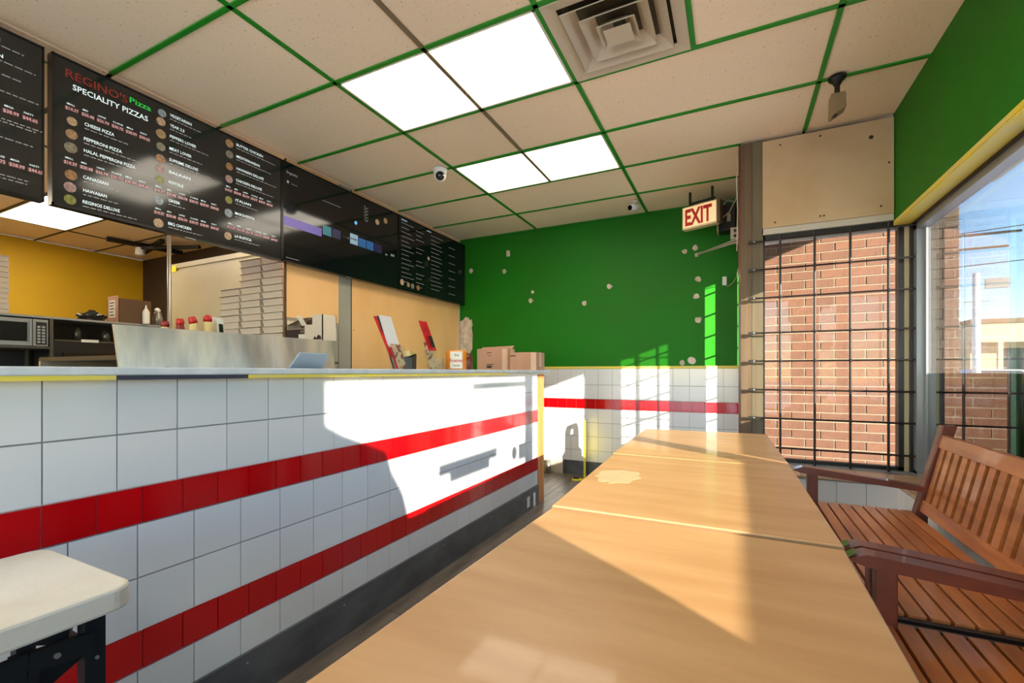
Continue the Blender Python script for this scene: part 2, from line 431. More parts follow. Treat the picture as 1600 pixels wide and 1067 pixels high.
struct(B(-1.95, .075, YB-.012, YB, 1.158, 1.184).build('trim_1', 'yellow_paint'))
struct(B(-1.69, .075, YB-.014, YB-.0, 0, .15).build('baseboard_back', 'vinyl_base'))
struct(B(-2.3, -1.69, YB-.03, YB, 0, .15).build('trim_2', 'white_board'))
for i, (x, z, r) in enumerate([(-2.883,1.242,.03),(-2.375,1.397,.0),(-2.426,1.19,.028),(-2.064,.918,.02),(-2.088,.817,.028),(-1.451,.745,.028),(-1.178,.904,.03),
                (-.428,1.192,.028),(-.334,1.219,.027),(-.305,.907,.028),(-.322,.739,.028),(-.305,.506,.032),(-.452,.086,.027),(-.363,.111,.038)]):
    m = MB(); z += H
    if r == 0: poly = [(x-.022,z-.035),(x+.024,z-.036),(x+.022,z+.033),(x-.023,z+.036)]
    else:
        poly = [(x+r*random.uniform(.75,1.15)*math.cos(a), z+r*random.uniform(.75,1.15)*math.sin(a)) for a in [2*math.pi*k/11 for k in range(11)]]
    m.prism(poly, 'y', YB-.002, YB+.001); m.build('bare_patch', 'bare', wall_back)
poly = [(-3.04,1.66),(-2.96,1.655),(-2.93,1.62),(-2.865,1.72),(-2.86,1.9),(-2.875,1.97),(-2.86,2.0),(-2.875,2.07),(-2.9,2.06),(-2.915,2.09),(-2.96,2.10),(-2.99,2.07),(-3.04,2.05)]
for i in range(len(poly)): poly[i] = (poly[i][0], poly[i][1]-.42)
poly = [(x, (z-1.20)*1.05+1.30) for x, z in poly]
MB().prism(poly, 'y', YB-.003, YB+.001).build('bare_patch', 'bare', wall_back)

# tan board wall between dining room and kitchen
wl = struct(B(-3.17, -3.05, 2.95, YB, 0, CE).build('wall_left', 'plywood_tan'))
B(-3.062, -3.046, 2.42, 2.943, 1.545, CE).build('tan_panel', 'plywood_tan', wl)
B(-3.062, -3.05, 2.42, 2.943, 0, 1.545).build('lower_sheet', 'grey_col', wl)
B(-3.05, -3.043, 2.945, 3.085, 0, CE).build('metal_strip', 'grey_col', wl)
B(-3.05, -3.042, 3.085, 3.095, 0, CE).build('board_joint', 'ink', wl)
B(-3.064, -3.044, 2.412, 2.42, 0, CE).build('end_cap', 'card_dark', wl)
B(-3.052, -3.044, YB-.03, YB, 0, CE).build('corner_bead', 'white_board', wl)
for y, z in ((3.04,1.95),(3.12,1.5),(3.12,2.1)):
    MB().lathe([(.005,0),(.004,.003)], (0,0,0), 8).build('nail_head', 'ink', wl, (-3.042,y,z)).rotation_euler = (0,math.pi/2,0)
# kitchen walls
struct(B(-7.87, -7.75, -2.6, 3.83, 0, CE).build('wall_kitchen', 'kitchen_yellow'))
struct(B(-7.75, -3.17, 3.71, 3.83, 0, CE).build('wall_kitchen_end', 'dark_wall'))
# unseen front wall behind the lens; wide glazing added to let in sky light
wf = struct(B(-7.87, -3.4, -2.62, -2.5, 0, CE).build('wall_front', 'panel_beige'))
B(-3.4, 1.04, -2.62, -2.5, 2.45, CE).build('lintel', 'panel_beige', wf); B(-3.4, 1.04, -2.62, -2.5, 0, .12).build('apron', 'panel_beige', wf)
w3 = struct(B(-3.4, 1.04, -2.57, -2.565, .12, 2.45).build('window_3', 'pane_clear'))
for x in (-3.4, -1.9, -.45, .99): B(x, x+.05, -2.6, -2.53, .12, 2.45).build('window_frame', 'alu', w3)

# right hand wall: soffit, low wall, glazing
wr = struct(B(.91, 1.06, -2.5, 3.76, 2.06, CE+.03).build('wall_right', 'green'))
B(.85, 1.06, -2.5, 3.43, 0, .47).build('low_wall', 'grout', wr)
B(.95, 1.06, -2.5, -.735, .47, 2.06).build('pier', 'panel_beige', wr)
struct(B(.905, 1.0, -2.5, 3.72, 2.046, 2.060).build('trim_3', 'yellow_paint'))
struct(B(.902, .91, -2.5, 3.72, 2.052, 2.075).build('trim_4', 'yellow_paint'))
for i in range(12):
    y = 3.43-.152*(i+1)
    for r, (z0, z1) in enumerate(((.01,.16),(.16,.312),(.312,.464))):
        tile(wr, 'white_tile', 'white_tile', 'y', y, y+.152, z0, z1, .85, .005)
# sill tiles
wa = struct(B(.05, 1.06, 3.43, 3.88, 0, .47).build('wall_alcove', 'grout'))
for i in range(6):
    x1 = .85-.145*i
    for r, (z0, z1) in enumerate(((.01,.16),(.16,.312),(.312,.464))):
        tile(wa, 'white_tile', 'white_tile', 'x', x1-.145, x1, z0, z1, 3.43, .005)
for i in range(6):
    MB().hexa([(.845-.155*i-.152,3.415,.47),(.845-.155*i,3.415,.47),(.845-.155*i,3.80,.47),(.845-.155*i-.152,3.80,.47),
               (.845-.155*i-.152,3.415,.482),(.845-.155*i,3.415,.482),(.845-.155*i,3.80,.496),(.845-.155*i-.152,3.80,.496)]).build('sill_tile', 'sill_tile', wa)
for i in range(18):
    B(.84, 1.03, 3.80-.21*(i+1)+.003, 3.80-.21*i, .47, .488).build('sill_tile', 'sill_tile', wr)

# window 1: large side glazing
w1 = struct(B(1.045, 1.051, -.735, 3.72, .50, 2.06).build('window_1', 'pane'))
B(1.0, 1.06, -.735, 3.74, .47, .52).build('sill_rail', 'alu', w1)
B(.985, 1.06, -.735, 3.74, 2.035, 2.046).build('head_gasket', 'black', w1)
B(1.0, 1.06, -.735, 3.74, 2.0, 2.035).build('head_rail', 'alu', w1)
B(1.0, 1.044, 3.665, 3.72, .5, 2.03).build('jamb', 'alu', w1)
B(1.034, 1.044, 3.63, 3.66, .5, 2.03).build('glazing_bead', 'alu', w1)
B(1.0, 1.09, 1.41, 1.50, .5, 2.03).build('mullion', 'alu', w1)
B(1.0, 1.09, -.735, -.69, .5, 2.03).build('jamb', 'alu', w1)
B(1.056, 1.060, 1.565, 3.70, .5, H-.008).build('privacy_film', 'film', w1)
B(1.056, 1.060, -.70, 1.41, .5, H-.008).build('privacy_film', 'film', w1)
# stickers and a hanging plate on the nearer pane
B(1.035,1.043,.165,.883,1.437,1.505).build('window_sticker', 'film', w1)
B(1.035,1.043,.28,.773,1.383,1.437).build('window_sticker', 'film', w1)
MB().prism([(1.179+.045*math.cos(a), 1.418+.052*math.sin(a)) for a in [2*math.pi*k/20 for k in range(20)]], 'x', 1.035, 1.043).build('window_sticker', 'film', w1)
B(1.035,1.043,1.258,1.41,1.35,1.474).build('window_sticker', 'film', w1)
B(1.035,1.043,.548,1.45,1.918,1.966).build('window_sticker', 'film', w1)
# window 2: glazing behind the security grille
w2 = struct(B(.17, .99, 3.775, 3.781, .50, 2.08).build('window_2', 'pane_clear'))
B(.16, 1.0, 3.75, 3.80, 2.055, 2.085).build('frame_rail', 'black', w2)
B(.16, 1.0, 3.76, 3.80, 2.03, 2.045).build('frame_rail', 'alu', w2)
B(.16, 1.0, 3.75, 3.80, .497, .525).build('frame_rail', 'black', w2)
B(.16, 1.0, 3.70, 3.75, .49, .502).build('frame_rail', 'alu', w2)
B(.16, .20, 3.75, 3.80, .5, 2.08).build('frame_jamb', 'black', w2)
B(.935, .962, 3.75, 3.82, .5, 2.08).build('frame_jamb', 'black', w2)
B(.962, .985, 3.745, 3.80, .5, 2.08).build('frame_jamb', 'cream_frame', w2)
B(.985, 1.045, 3.72, 3.80, .5, 2.08).build('frame_jamb', 'black', w2)
# board above window 2
wp = struct(B(.16, 1.05, 3.79, 3.88, 2.08, CE+.03).build('wall_over_window', 'black'))
B(.185, .905, 3.72, 3.785, 2.128, 2.735).build('beige_panel', 'panel_beige', wp)
B(.18, .905, 3.725, 3.785, 2.085, 2.126).build('edge_strip', 'white_board', wp)
for x, z in ((.79,2.63),(.29,2.69),(.52,2.70),(.26,2.16),(.52,2.165),(.54,2.165),(.84,2.18),(.88,2.45)):
    MB().lathe([(.006 if x != .79 else .013,0),(.006,.002)], (0,0,0), 8).build('screw_hole', 'ink', wp, (x,3.7185,z)).rotation_euler = (math.pi/2,0,0)
# timber post
po = struct(B(.05, .118, 3.72, 3.86, 0, CE-.012).build('trim_5', 'post_wood'))
B(.120, .188, 3.725, 3.86, 0, CE-.012).build('pale_board', 'post_wood2', po)
B(.116, .121, 3.735, 3.86, 0, CE-.012).build('joint', 'ink', po)
B(.035, .05, 3.735, 3.80, 0, CE-.012).build('rough_edge', 'bench_dark', po)
# side wall with the exit door, seen edge-on
d1 = struct(B(.10, .112, 3.86, YB, 2.10, CE).build('door_1', 'post_wood2'))
for a in ((3.86,3.975),(4.436,4.63),(4.735,4.855),(4.90,4.93)):
    B(.09,.13,a[0],a[1],0,2.1).build('door_stile', 'post_wood2', d1)
B(.09,.13,3.975,4.93,0,.20).build('door_rail', 'post_wood2', d1)
B(.107,.111,3.975,4.90,.2,2.1).build('door_pane', 'pane_clear', d1)
for k in range(9):
    B(.12,.132,3.975,4.90,.35+.205*k,.363+.205*k).build('door_bar', 'iron', d1)
for y in (4.10,4.27): B(.12,.132,y,y+.014,.2,2.1).build('door_bar', 'iron', d1)

# ---------------------------------------------------------------- security grille
gr = thing('security_grille', 'black iron security grille in front of the brick-facing window', 'grille', (.13, 3.68, .49))
def gb(a, b, r=.0065): MB().tube([a, b], r, 6).build('bar', 'iron', gr)
zs = [2.03,1.833,1.637,1.395,1.201,1.003,.808,.608]
xs = [.288,.484,.676,.870]
for i, z in enumerate(zs):
    gb((-.02 if i else .0, 0, z-.49), (.895, 0, z-.49))
    B(-.035,.015,-.012,.012,z-.49-.009,z-.49+.009).build('clamp', 'iron', gr)
    MB().lathe([(.006,0),(.006,.006)], (0,0,0), 8).build('clamp_bolt', 'clamp', gr, (.0,-.012,z-.49)).rotation_euler = (math.pi/2,0,0)
    if i: MB().lathe([(.009,0),(.007,.008)], (0,0,0), 8).build('clamp_bolt', 'clamp', gr, (.875,-.004,z-.49)).rotation_euler = (math.pi/2,0,0)
    for x in xs:
        MB().lathe([(.010,0),(.010,.018),(.004,.022)], (0,0,0), 8).build('cross_clip', 'iron', gr, (x-.13,.008,z-.49)).rotation_euler = (math.pi/2,0,0)
for x in xs: gb((x-.13, .008, .01), (x-.13, .008, 1.575), .0075)

# ---------------------------------------------------------------- service counter
ct = thing('service_counter', 'long service counter faced in white tiles with two red tile stripes', 'counter', (-1.49, 0, 0))
B(-.62, -.012, -1.0, 3.675, 0, 1.105).build('body', 'grout', ct)
B(-.64, .05, -1.02, 3.83, 1.118, 1.140).build('countertop', 'blue_white', ct, bevel=.004)
for y0, y1, m in ((-1.02,.63,'yellow_paint'),(.63,1.0,'navy_trim'),(1.0,3.0,'yellow_paint'),(3.0,3.82,'white_board')):
    B(.0, .046, y0, y1, 1.106, 1.118).build('edge_trim', m, ct)
for z0, z1, c in ROWS:
    B(-.012, -.006, -1.0, 3.672, z0, z1).build('tile_bed', 'red_grout' if c == 'r' else 'grout', ct)
ofs = {'w': .4996, 'r': .4980}
for z0, z1, c in ROWS:
    p = .1070 if c == 'r' else .1523; base = ofs[c]
    if c == 'w' and z1 < .71: base = .508+.04
    y = base-p*math.ceil((base+.45)/p)
    while y < 3.67:
        y1 = min(y+p, 3.672)
        if y1-y > .02: tile(ct, 'red_tile' if c == 'r' else 'white_tile', 'red_tile' if c == 'r' else 'white_tile', 'y', y, y1, z0, z1, -.006, .007 if c == 'r' else .006, sgn=1)
        y += p
for y0, y1 in ((-1.0,.117),(.119,1.296),(1.298,2.476),(2.478,3.668)):
    B(-.012, .012, y0, y1, 0, .168).build('kick_board', 'vinyl_base', ct)
for y in (.3,1.02,1.46,2.22,2.80,3.3):
    MB().lathe([(.004,0),(.003,.004)], (0,0,0), 8).build('screw', 'clamp', ct, (.012,y,.135)).rotation_euler = (0,math.pi/2,0)
B(.012, .014, 3.42, 3.47, .03, .115).build('tape_patch', 'white_plastic', ct)
B(-.10, .0, 3.69, 3.82, 0, 1.118).build('end_post', 'raw_wood', ct)
B(-.5, -.10, 3.69, 3.80, 0, 1.118).build('end_board', 'raw_wood', ct)
B(.02,.034,.76,.766,1.116,1.142).build('edge_joint', 'grout', ct)

# ---------------------------------------------------------------- menu screens
def tv(y0, y1, label, screen='screen'):
    t = thing('menu_screen', label, 'screen', (-2.96, y0, 1.944), 0, 'menu screens over the counter')
    w = y1-y0; h = .744
    B(-.05, -.006, 0, w, 0, h).build('casing', 'bezel', t)
    for a in ((0,w,0,.012),(0,w,h-.008,h),(0,.007,0,h),(w-.007,w,0,h)):
        B(-.006, .002, a[0], a[1], a[2], a[3]).build('bezel', 'bezel', t)
    B(-.006, -.003, .007, w-.007, .012, h-.008).build('display', screen, t)
    B(-.34, -.05, w*.3, w*.3+.04, .3, .34).build('mount', 'black', t); B(-.36, -.32, w*.3, w*.3+.04, .3, h+.067).build('mount', 'black', t)
    B(-.34, -.05, w*.7, w*.7+.04, .3, .34).build('mount', 'black', t); B(-.36, -.32, w*.7, w*.7+.04, .3, h+.067).build('mount', 'black', t)
    B(-.006,.004,w*.5-.03,w*.5+.03,-.006,.0).build('badge', 'clamp', t)
    return t
def rel(items, y0): return [(a, y-y0, z-1.944, c, w) for a, y, z, c, w in items]
def strips(items, name, m, parent, y0, at=-.0022):
    mb = MB()
    for (y, z, w, h) in items:
        mb.box(at-.0004, at, y-y0, y-y0+w, z-1.944, z-1.944+h)
    o = mb.build(name, m, parent)
    if len(items) > 2: o['kind'] = 'stuff'
    return o
def discs(items, parent, y0):
    for i, (y, z, r) in enumerate(items):
        MB().prism([(y-y0+r*math.cos(a), z-1.944+r*math.sin(a)) for a in [2*math.pi*k/20 for k in range(20)]], 'x', -.0028, -.0018).build('pizza_picture', 'pz%d' % (i % 7), parent)
def words_line(y, z, w, h=.0045):
    r = random.Random(int(y*1000+z*777)); out = []; x = y
    while x < y+w:
        l = r.uniform(.012,.03); out.append((x, z, min(l, y+w-x), h)); x += l+.006
    return out
PR = ['$14.37','$20.48','$26.74','$30.75','$38.99','$44.65']
LB = ['SMALL','MED','LARGE','X-LARGE','MEGA','PARTY']
def prices(rows, y0, t):
    a = []; b = []; c = []
    for (y, z, w, n0) in rows:
        p = w/6.0
        for k in range(n0, 6):
            a.append((LB[k], y+p*k+.004, z+.012, .008, None)); b.append((PR[k], y+p*k, z-.014, .015, p*.8))
            c.append((y+p*k-.003, z-.017, p*.86, .02))
    strips(c, 'price_backing', 't_priceback', t, y0, -.0024)
    text_mesh(rel(a, y0), 'size_names', 't_white', t, 'x', -.0020); text_mesh(rel(b, y0), 'prices', 't_price', t, 'x', -.0016)

# screen 2 : speciality pizzas
Y0 = 1.028
t2 = tv(Y0, 2.315, 'large menu screen headed SPECIALITY PIZZAS with rows of pizza pictures')
text_mesh(rel([('SPECIALITY PIZZAS',1.108,2.545,.028,.335)], Y0), 'heading', 't_white', t2, 'x', -.002)
text_mesh(rel([("REGINO'S",1.080,2.597,.04,.265)], Y0), 'shop_name', 't_red', t2, 'x', -.002)
text_mesh(rel([('Pizza',1.354,2.610,.03,.105)], Y0), 'script_word', 't_green', t2, 'x', -.002)
names = [('CHEESE PIZZA',1.156,2.388,.127),('PEPPERONI PIZZA',1.153,2.312,.165),('HALAL PEPPERONI PIZZA',1.153,2.252,.228),
  ('CANADIAN',1.150,2.115,.106),('HAWAIIAN',1.150,2.048,.1),('REGINOS DELUXE',1.148,1.988,.16),
  ('VEGETARIAN',1.558,2.633,.122),('YEAR 2.5',1.558,2.573,.08),('PEPPERS LOVER',1.557,2.508,.15),('MEAT LOVER',1.555,2.436,.125),
  ('SUPREME DELUXE',1.554,2.370,.164),('BALKAN',1.552,2.297,.12),('ROYALE',1.552,2.237,.08),('GREEK',1.550,2.128,.065),('BBQ CHICKEN',1.548,1.992,.129),
  ('BUTTER CHICKEN',1.967,2.637,.194),('MEDITERRANEAN',1.967,2.560,.17),('HAWAIIAN DELUXE',1.967,2.479,.2),('CHICKEN DELUXE',1.963,2.400,.19),
  ('ITALIAN',1.960,2.265,.11),('MARGHERITA',1.957,2.177,.14),('LA RUSTICA',1.955,2.024,.12)]
for n, y, z, w in names: text_mesh(rel([(n, y, z, .0165, w)], Y0), 'pizza_name', 't_white', t2, 'x', -.002)
st = []
for n, y, z, w in names: st += words_line(y, z-.017, w*1.5)
strips(st, 'small_print', 't_grey', t2, Y0)
prices([(1.08,2.45,.385,0),(1.074,2.178,.385,0),(1.475,2.180,.385,0),(1.475,2.052,.385,0),(1.89,2.328,.36,0),(1.905,2.088,.385,0)], Y0, t2)
discs([(1.106,2.384,.021),(1.104,2.318,.024),(1.101,2.250,.026),(1.102,2.113,.025),(1.098,2.051,.025),(1.098,1.989,.024),
  (1.516,2.630,.022),(1.510,2.578,.024),(1.510,2.506,.026),(1.510,2.432,.024),(1.508,2.362,.025),(1.504,2.301,.025),(1.504,2.240,.024),(1.499,2.117,.024),(1.497,1.986,.026),
  (1.919,2.630,.026),(1.919,2.559,.025),(1.918,2.478,.024),(1.916,2.395,.025),(1.914,2.257,.024),(1.913,2.171,.027),(1.909,2.019,.025)], t2, Y0)
# screen 1
t1 = tv(-.29, 1.0, 'menu screen cut off by the photo edge beside the SPECIALITY PIZZAS screen')
for q in (('CHICKEN',.74,2.622,.0165,.11),('MEXICAN',.74,2.552,.0165,.12),('MEAT SUPREME',.62,2.492,.0165,.2)): text_mesh(rel([q], -.29), 'pizza_name', 't_white', t1, 'x', -.002)
st = []
for y, z, w in ((.70,2.603,.23),(.70,2.535,.27),(.72,2.475,.2),(.7,2.40,.28),(.7,2.275,.3),(.7,2.262,.27),(.7,2.19,.26),(.68,2.02,.27),(.7,2.005,.24)): st += words_line(y, z, w)
strips(st, 'small_print', 't_grey', t1, -.29)
prices([(.60,2.325,.39,3),(.62,2.088,.39,3)], -.29, t1)
# screen 3
Y0 = 2.319
t3 = tv(Y0, 3.645, 'dark screen showing a purple banner and a row of app tiles', 'screen_off')
text_mesh(rel([('Inputs',2.356,2.604,.022,.095)], Y0), 'heading', 't_grey', t3, 'x', -.002)
strips(words_line(2.40,2.536,.05)+words_line(2.695,2.512,.19)+words_line(2.35,1.975,.12)+[(2.358,2.534,.018,.018)], 'small_print', 't_grey', t3, Y0)
strips([(2.328,2.216,.356,.066)], 'purple_banner', 't_purple', t3, Y0)
for y, w, m in ((2.695,.09,'t_teal'),(2.796,.09,'t_violet'),(2.90,.07,'screen_off'),(2.994,.094,'t_pale'),(3.097,.09,'t_blue'),(3.195,.092,'t_blue'),(3.298,.1,'t_violet')):
    strips([(y, 2.24, w, .076 if m != 't_pale' else .09)], 'app_tile', m, t3, Y0)
strips(words_line(3.0,2.28,.08,.012), 'tile_caption', 'ink', t3, Y0, -.0018)
strips(words_line(2.91,2.27,.07,.014)+words_line(3.45,2.24,.03,.014)+words_line(3.53,2.25,.05,.02), 'icon_row', 't_grey', t3, Y0)
discs([(3.337,2.522,.026),(3.452,2.566,.026)], t3, Y0)
MB().prism([(3.063-Y0+.016*math.cos(a), 2.436-1.944+.016*math.sin(a)) for a in [2*math.pi*k/14 for k in range(14)]], 'x', -.0028, -.0018).build('blue_dot', 't_sky', t3)
mb = MB()
for k in range(5):
    mb.bar((-.0022,3.165-Y0,2.621-.028*k-1.944),(-.0022,3.19-Y0,2.60-.028*k-1.944),.004,.001,(1,0,0)); mb.bar((-.0022,3.215-Y0,2.615-.028*k-1.944),(-.0022,3.19-Y0,2.595-.028*k-1.944),.004,.001,(1,0,0))
mb.build('leaf_ornament', 't_grey', t3)
# screen 4
Y0 = 3.649
t4 = tv(Y0, 4.905, 'dark menu screen of small white text reaching the green wall', 'screen_off')
st = []
for k in range(14):
    st += words_line(3.69, 2.62-.045*k, (.2,.12,.16)[k % 3]); st += words_line(3.93, 2.60-.045*k, (.14,.1)[k % 2]) if k not in (3,6,9) else []
    st += words_line(4.20, 2.62-.045*k, (.22,.16,.2)[k % 3])
    if k % 2: st += words_line(4.55, 2.62-.045*k, .14)
strips(st, 'small_print', 't_grey', t4, Y0)
strips([(3.69,2.648,.09,.012),(4.12,2.65,.08,.012)], 'heading', 't_pale', t4, Y0)
discs([(3.70,2.025,.03),(3.80,2.015,.024),(3.87,2.012,.027),(3.965,2.01,.027),(4.15,2.36,.02)], t4, Y0)

# ---------------------------------------------------------------- dining tables in a row
def table(label, cs, zt, rz=0, stain=False):
    """cs: near-left, near-right, far-right, far-left corners of the top"""
    cx = sum(c[0] for c in cs)/4; cy = sum(c[1] for c in cs)/4
    t = thing('dining_table', label, 'table', (cx, cy, 0), 0, 'wood-topped tables pushed end to end')
    q = [(x-cx, y-cy) for x, y in cs]
    m = MB(); m.hexa([(*p, zt-.028) for p in q]+[(*p, zt) for p in q]); m.build('tabletop', 'table_wood', t, bevel=.003)
    e = MB(); g = [(x*1.004, y*1.004) for x, y in q]
    e.hexa([(*p, zt-.027) for p in g]+[(*p, zt-.004) for p in g]); e.build('edge_band', 'table_edge', t)
    for s in (-1, 1):
        B(-.03,.03,s*(abs(q[0][1])-.16)-.03,s*(abs(q[0][1])-.16)+.03,.03,zt-.028).build('leg', 'foot_black', t)
        B(-.28,.28,s*(abs(q[0][1])-.16)-.03,s*(abs(q[0][1])-.16)+.03,.0,.03).build('foot', 'foot_black', t)
    if stain:
        p = []
        for k in range(28):
            a = 2*math.pi*k/28; r = random.uniform(.82,1.1)
            p.append((-.372+.075*r*math.cos(a)-cx, 1.685+.12*r*math.sin(a)-cy))
        MB().prism(p, 'z', zt-.0002, zt+.0006).build('worn_patch', 'stain', t)
    return t
table('nearest wooden table, its top crossed by the curved shadow', [(-.478,.06),(.195,.06),(.214,1.222),(-.456,1.222)], .745)
table('middle wooden table with a pale worn patch on its top', [(-.456,1.232),(.214,1.232),(.204,2.134),(-.490,2.134)], .751, stain=True)
table('farthest wooden table, standing closest to the green wall', [(-.497,2.140),(.205,2.140),(.178,3.205),(-.512,3.150)], .752)

# ---------------------------------------------------------------- benches
def bench(y0, y1, label, sag):
    t = thing('garden_bench', label, 'bench', (0, y0, 0), 0, 'slatted wooden benches under the window')
    L = y1-y0; zs_ = .478
    for k in range(9):
        x = .325+.0472*k
        B(x, x+.0395, .024 if y0 > 1 else .0, L if y0 > 1 else L-.024, zs_-.02, zs_).build('seat_slat', 'bench_wood', t, bevel=.002)
    for y in (.0, L-.02): B(.33,.76,y,y+.02,zs_-.10,zs_-.008 if (y0 > 1) == (y == .0) else zs_-.021).build('gap_shade_bar', 'iron', t)  # black bars added where only the dark gap between benches shows
    B(.335,.36,.03,L-.03,zs_-.085,zs_-.022).build('seat_rail', 'bench_dark', t)
    B(.70,.73,.03,L-.03,zs_-.085,zs_-.022).build('seat_rail', 'bench_dark', t)
    for y in (.06, L/2-.02, L-.10): B(.36,.70,y,y+.035,zs_-.08,zs_-.022).build('cross_rail', 'bench_dark', t)
    def lean(z): return .748+(z-.478)*.22
    for y in (.0, L-.05):
        m = MB(); a, b = .0, .05
        m.prism([(.755,0),(.80,0),(.79,.46),(lean(.90)+.05,.885),(lean(.90),.885),(.745,.48)], 'y', y, y+.05)
        m.build('back_post', 'bench_dark', t, bevel=.003)
        B(.33,.375,y+.0,y+.045,0,.628).build('front_leg', 'bench_dark', t, bevel=.003)
        # arm: gently curved top
        m = MB(); n = 12
        for k in range(n):
            x0 = .266+(.80-.266)*k/n; x1 = .266+(.80-.266)*(k+1)/n
            f = lambda x: .654-.055*max(0,(x-.285)/.515)**1.2 - (.02*(1-(x-.266)/.045)**2 if x < .311 else 0)
            g = lambda x: .622-.045*max(0,(x-.285)/.515) + (.012*(1-(x-.266)/.045) if x < .311 else 0)
            m.hexa([(x0,y-.006,g(x0)),(x1,y-.006,g(x1)),(x1,y+.052,g(x1)),(x0,y+.052,g(x0)),(x0,y-.006,f(x0)),(x1,y-.006,f(x1)),(x1,y+.052,f(x1)),(x0,y+.052,f(x0))])
        bm_o = m.build('arm', 'bench_dark', t)
    def rail(z0, z1, name):
        m = MB(); m.hexa([(lean(z0)+.008,.05,z0),(lean(z0)+.033,.05,z0),(lean(z0)+.033,L-.05,z0),(lean(z0)+.008,L-.05,z0),
                          (lean(z1)+.008,.05,z1),(lean(z1)+.033,.05,z1),(lean(z1)+.033,L-.05,z1),(lean(z1)+.008,L-.05,z1)])
        m.build(name, 'bench_wood', t, bevel=.002)
    rail(.785,.842,'top_rail'); rail(.492,.542,'lower_rail')
    n = int((L-.12)/.0745)
    for k in range(n+1):
        y = L-.05-.012-.046-.0745*k
        if y < .05: break
        m = MB(); m.hexa([(lean(.54)+.014,y,.54),(lean(.54)+.028,y,.54),(lean(.54)+.028,y+.046,.54),(lean(.54)+.014,y+.046,.54),
                          (lean(.787)+.014,y,.787),(lean(.787)+.028,y,.787),(lean(.787)+.028,y+.046,.787),(lean(.787)+.014,y+.046,.787)])
        m.build('back_slat', 'bench_wood', t)
    return t
b1 = bench(1.578, 2.80, 'slatted wooden bench standing between the tables and the window corner', 0)
b2 = bench(.34, 1.556, 'second slatted wooden bench, joined arm to arm with the far one', 0)
MB().hexa([(.264,1.168,.634),(.268,1.168,.634),(.268,1.206,.634),(.264,1.206,.634),(.268,1.168,.638),(.29,1.168,.652),(.29,1.206,.652),(.268,1.206,.638)]).build('paint_dab', 'paint_green_spot', b2)
MB().hexa([(.264,.004,.634),(.268,.004,.634),(.268,.040,.634),(.264,.040,.634),(.268,.004,.638),(.288,.004,.652),(.288,.040,.652),(.268,.040,.638)]).build('paint_dab', 'paint_green_spot', b1)

# ---------------------------------------------------------------- narrow folding table beside the counter
t = thing('folding_table', 'narrow white plastic folding table with black steel legs at the counter', 'table', (-1.16, -.1, 0))
pts = []
def rr(x0, x1, y0, y1, r, k=6):
    o = []
    for cx, cy, a0 in ((x1-r,y1-r,0),(x0+r,y1-r,90),(x0+r,y0+r,180),(x1-r,y0+r,270)):
        for i in range(k+1):
            a = math.radians(a0+90*i/k); o.append((cx+r*math.cos(a), cy+r*math.sin(a)))
    return o
MB().prism(rr(-.20,.175,-.85,.562,.035), 'z', .698, .740).build('tabletop', 'white_slab', t, bevel=.006)
def ch(a, b, w=.028, h=.022): MB().bar(a, b, w, h).build('leg_channel', 'foot_black', t)
for x in (.135, -.15):
    B(x-.014,x+.014,.495,.525,0,.70).build('leg', 'foot_black', t)
    B(x-.014,x+.014,-.70,-.67,0,.70).build('leg', 'foot_black', t)
for y in (.51,-.685): MB().bar((-.15,y,.62),(.135,y,.62),.02,.03).build('cross_bar', 'foot_black', t)
B(.126,.148,.405,.435,0,.672).build('inner_leg', 'foot_black', t)
MB().bar((.15,.20,.655),(.15,.42,.66),.012,.034).build('brace', 'foot_black', t)
MB().bar((.15,.42,.66),(.15,.505,.652),.012,.034).build('brace', 'foot_black', t)
MB().bar((.11,.49,.665),(.02,.36,.697),.02,.03).build('brace', 'foot_black', t)
MB().bar((.125,.50,.645),(.125,.42,.60),.02,.034).build('brace', 'foot_black', t)
MB().lathe([(.0045,0),(.0045,.004)], (0,0,0), 10).build('rivet', 'clamp', t, (.156,.455,.656)).rotation_euler = (0,math.pi/2,0)
MB().lathe([(.003,0),(.003,.003)], (0,0,0), 10).build('rivet', 'clamp', t, (.149,.512,.62)).rotation_euler = (0,math.pi/2,0)

# ---------------------------------------------------------------- things on the counter
CT = 1.140
# leaning point-of-sale tablet
t = thing('tablet', 'silver tablet leaning on the counter in front of the steel panel', 'tablet', (-1.84, 1.57, CT))
m = MB(); m.hexa([(0,-.10,.004),(.008,-.10,.0),(.008,.10,.0),(0,.10,.004),(.055,-.085,.078),(.063,-.085,.074),(.063,.085,.074),(.055,.085,.078)])
m.build('back_shell', 'tablet', t, bevel=.002)
m = MB(); m.hexa([(-.003,-.095,.004),(.0,-.095,.004),(.0,.095,.004),(-.003,.095,.004),(.050,-.08,.076),(.054,-.08,.076),(.054,.08,.076),(.050,.08,.076)])
m.build('display', 'black_gloss', t)
B(-.06,.0,-.06,.06,0,.006).build('stand', 'dark_steel', t)

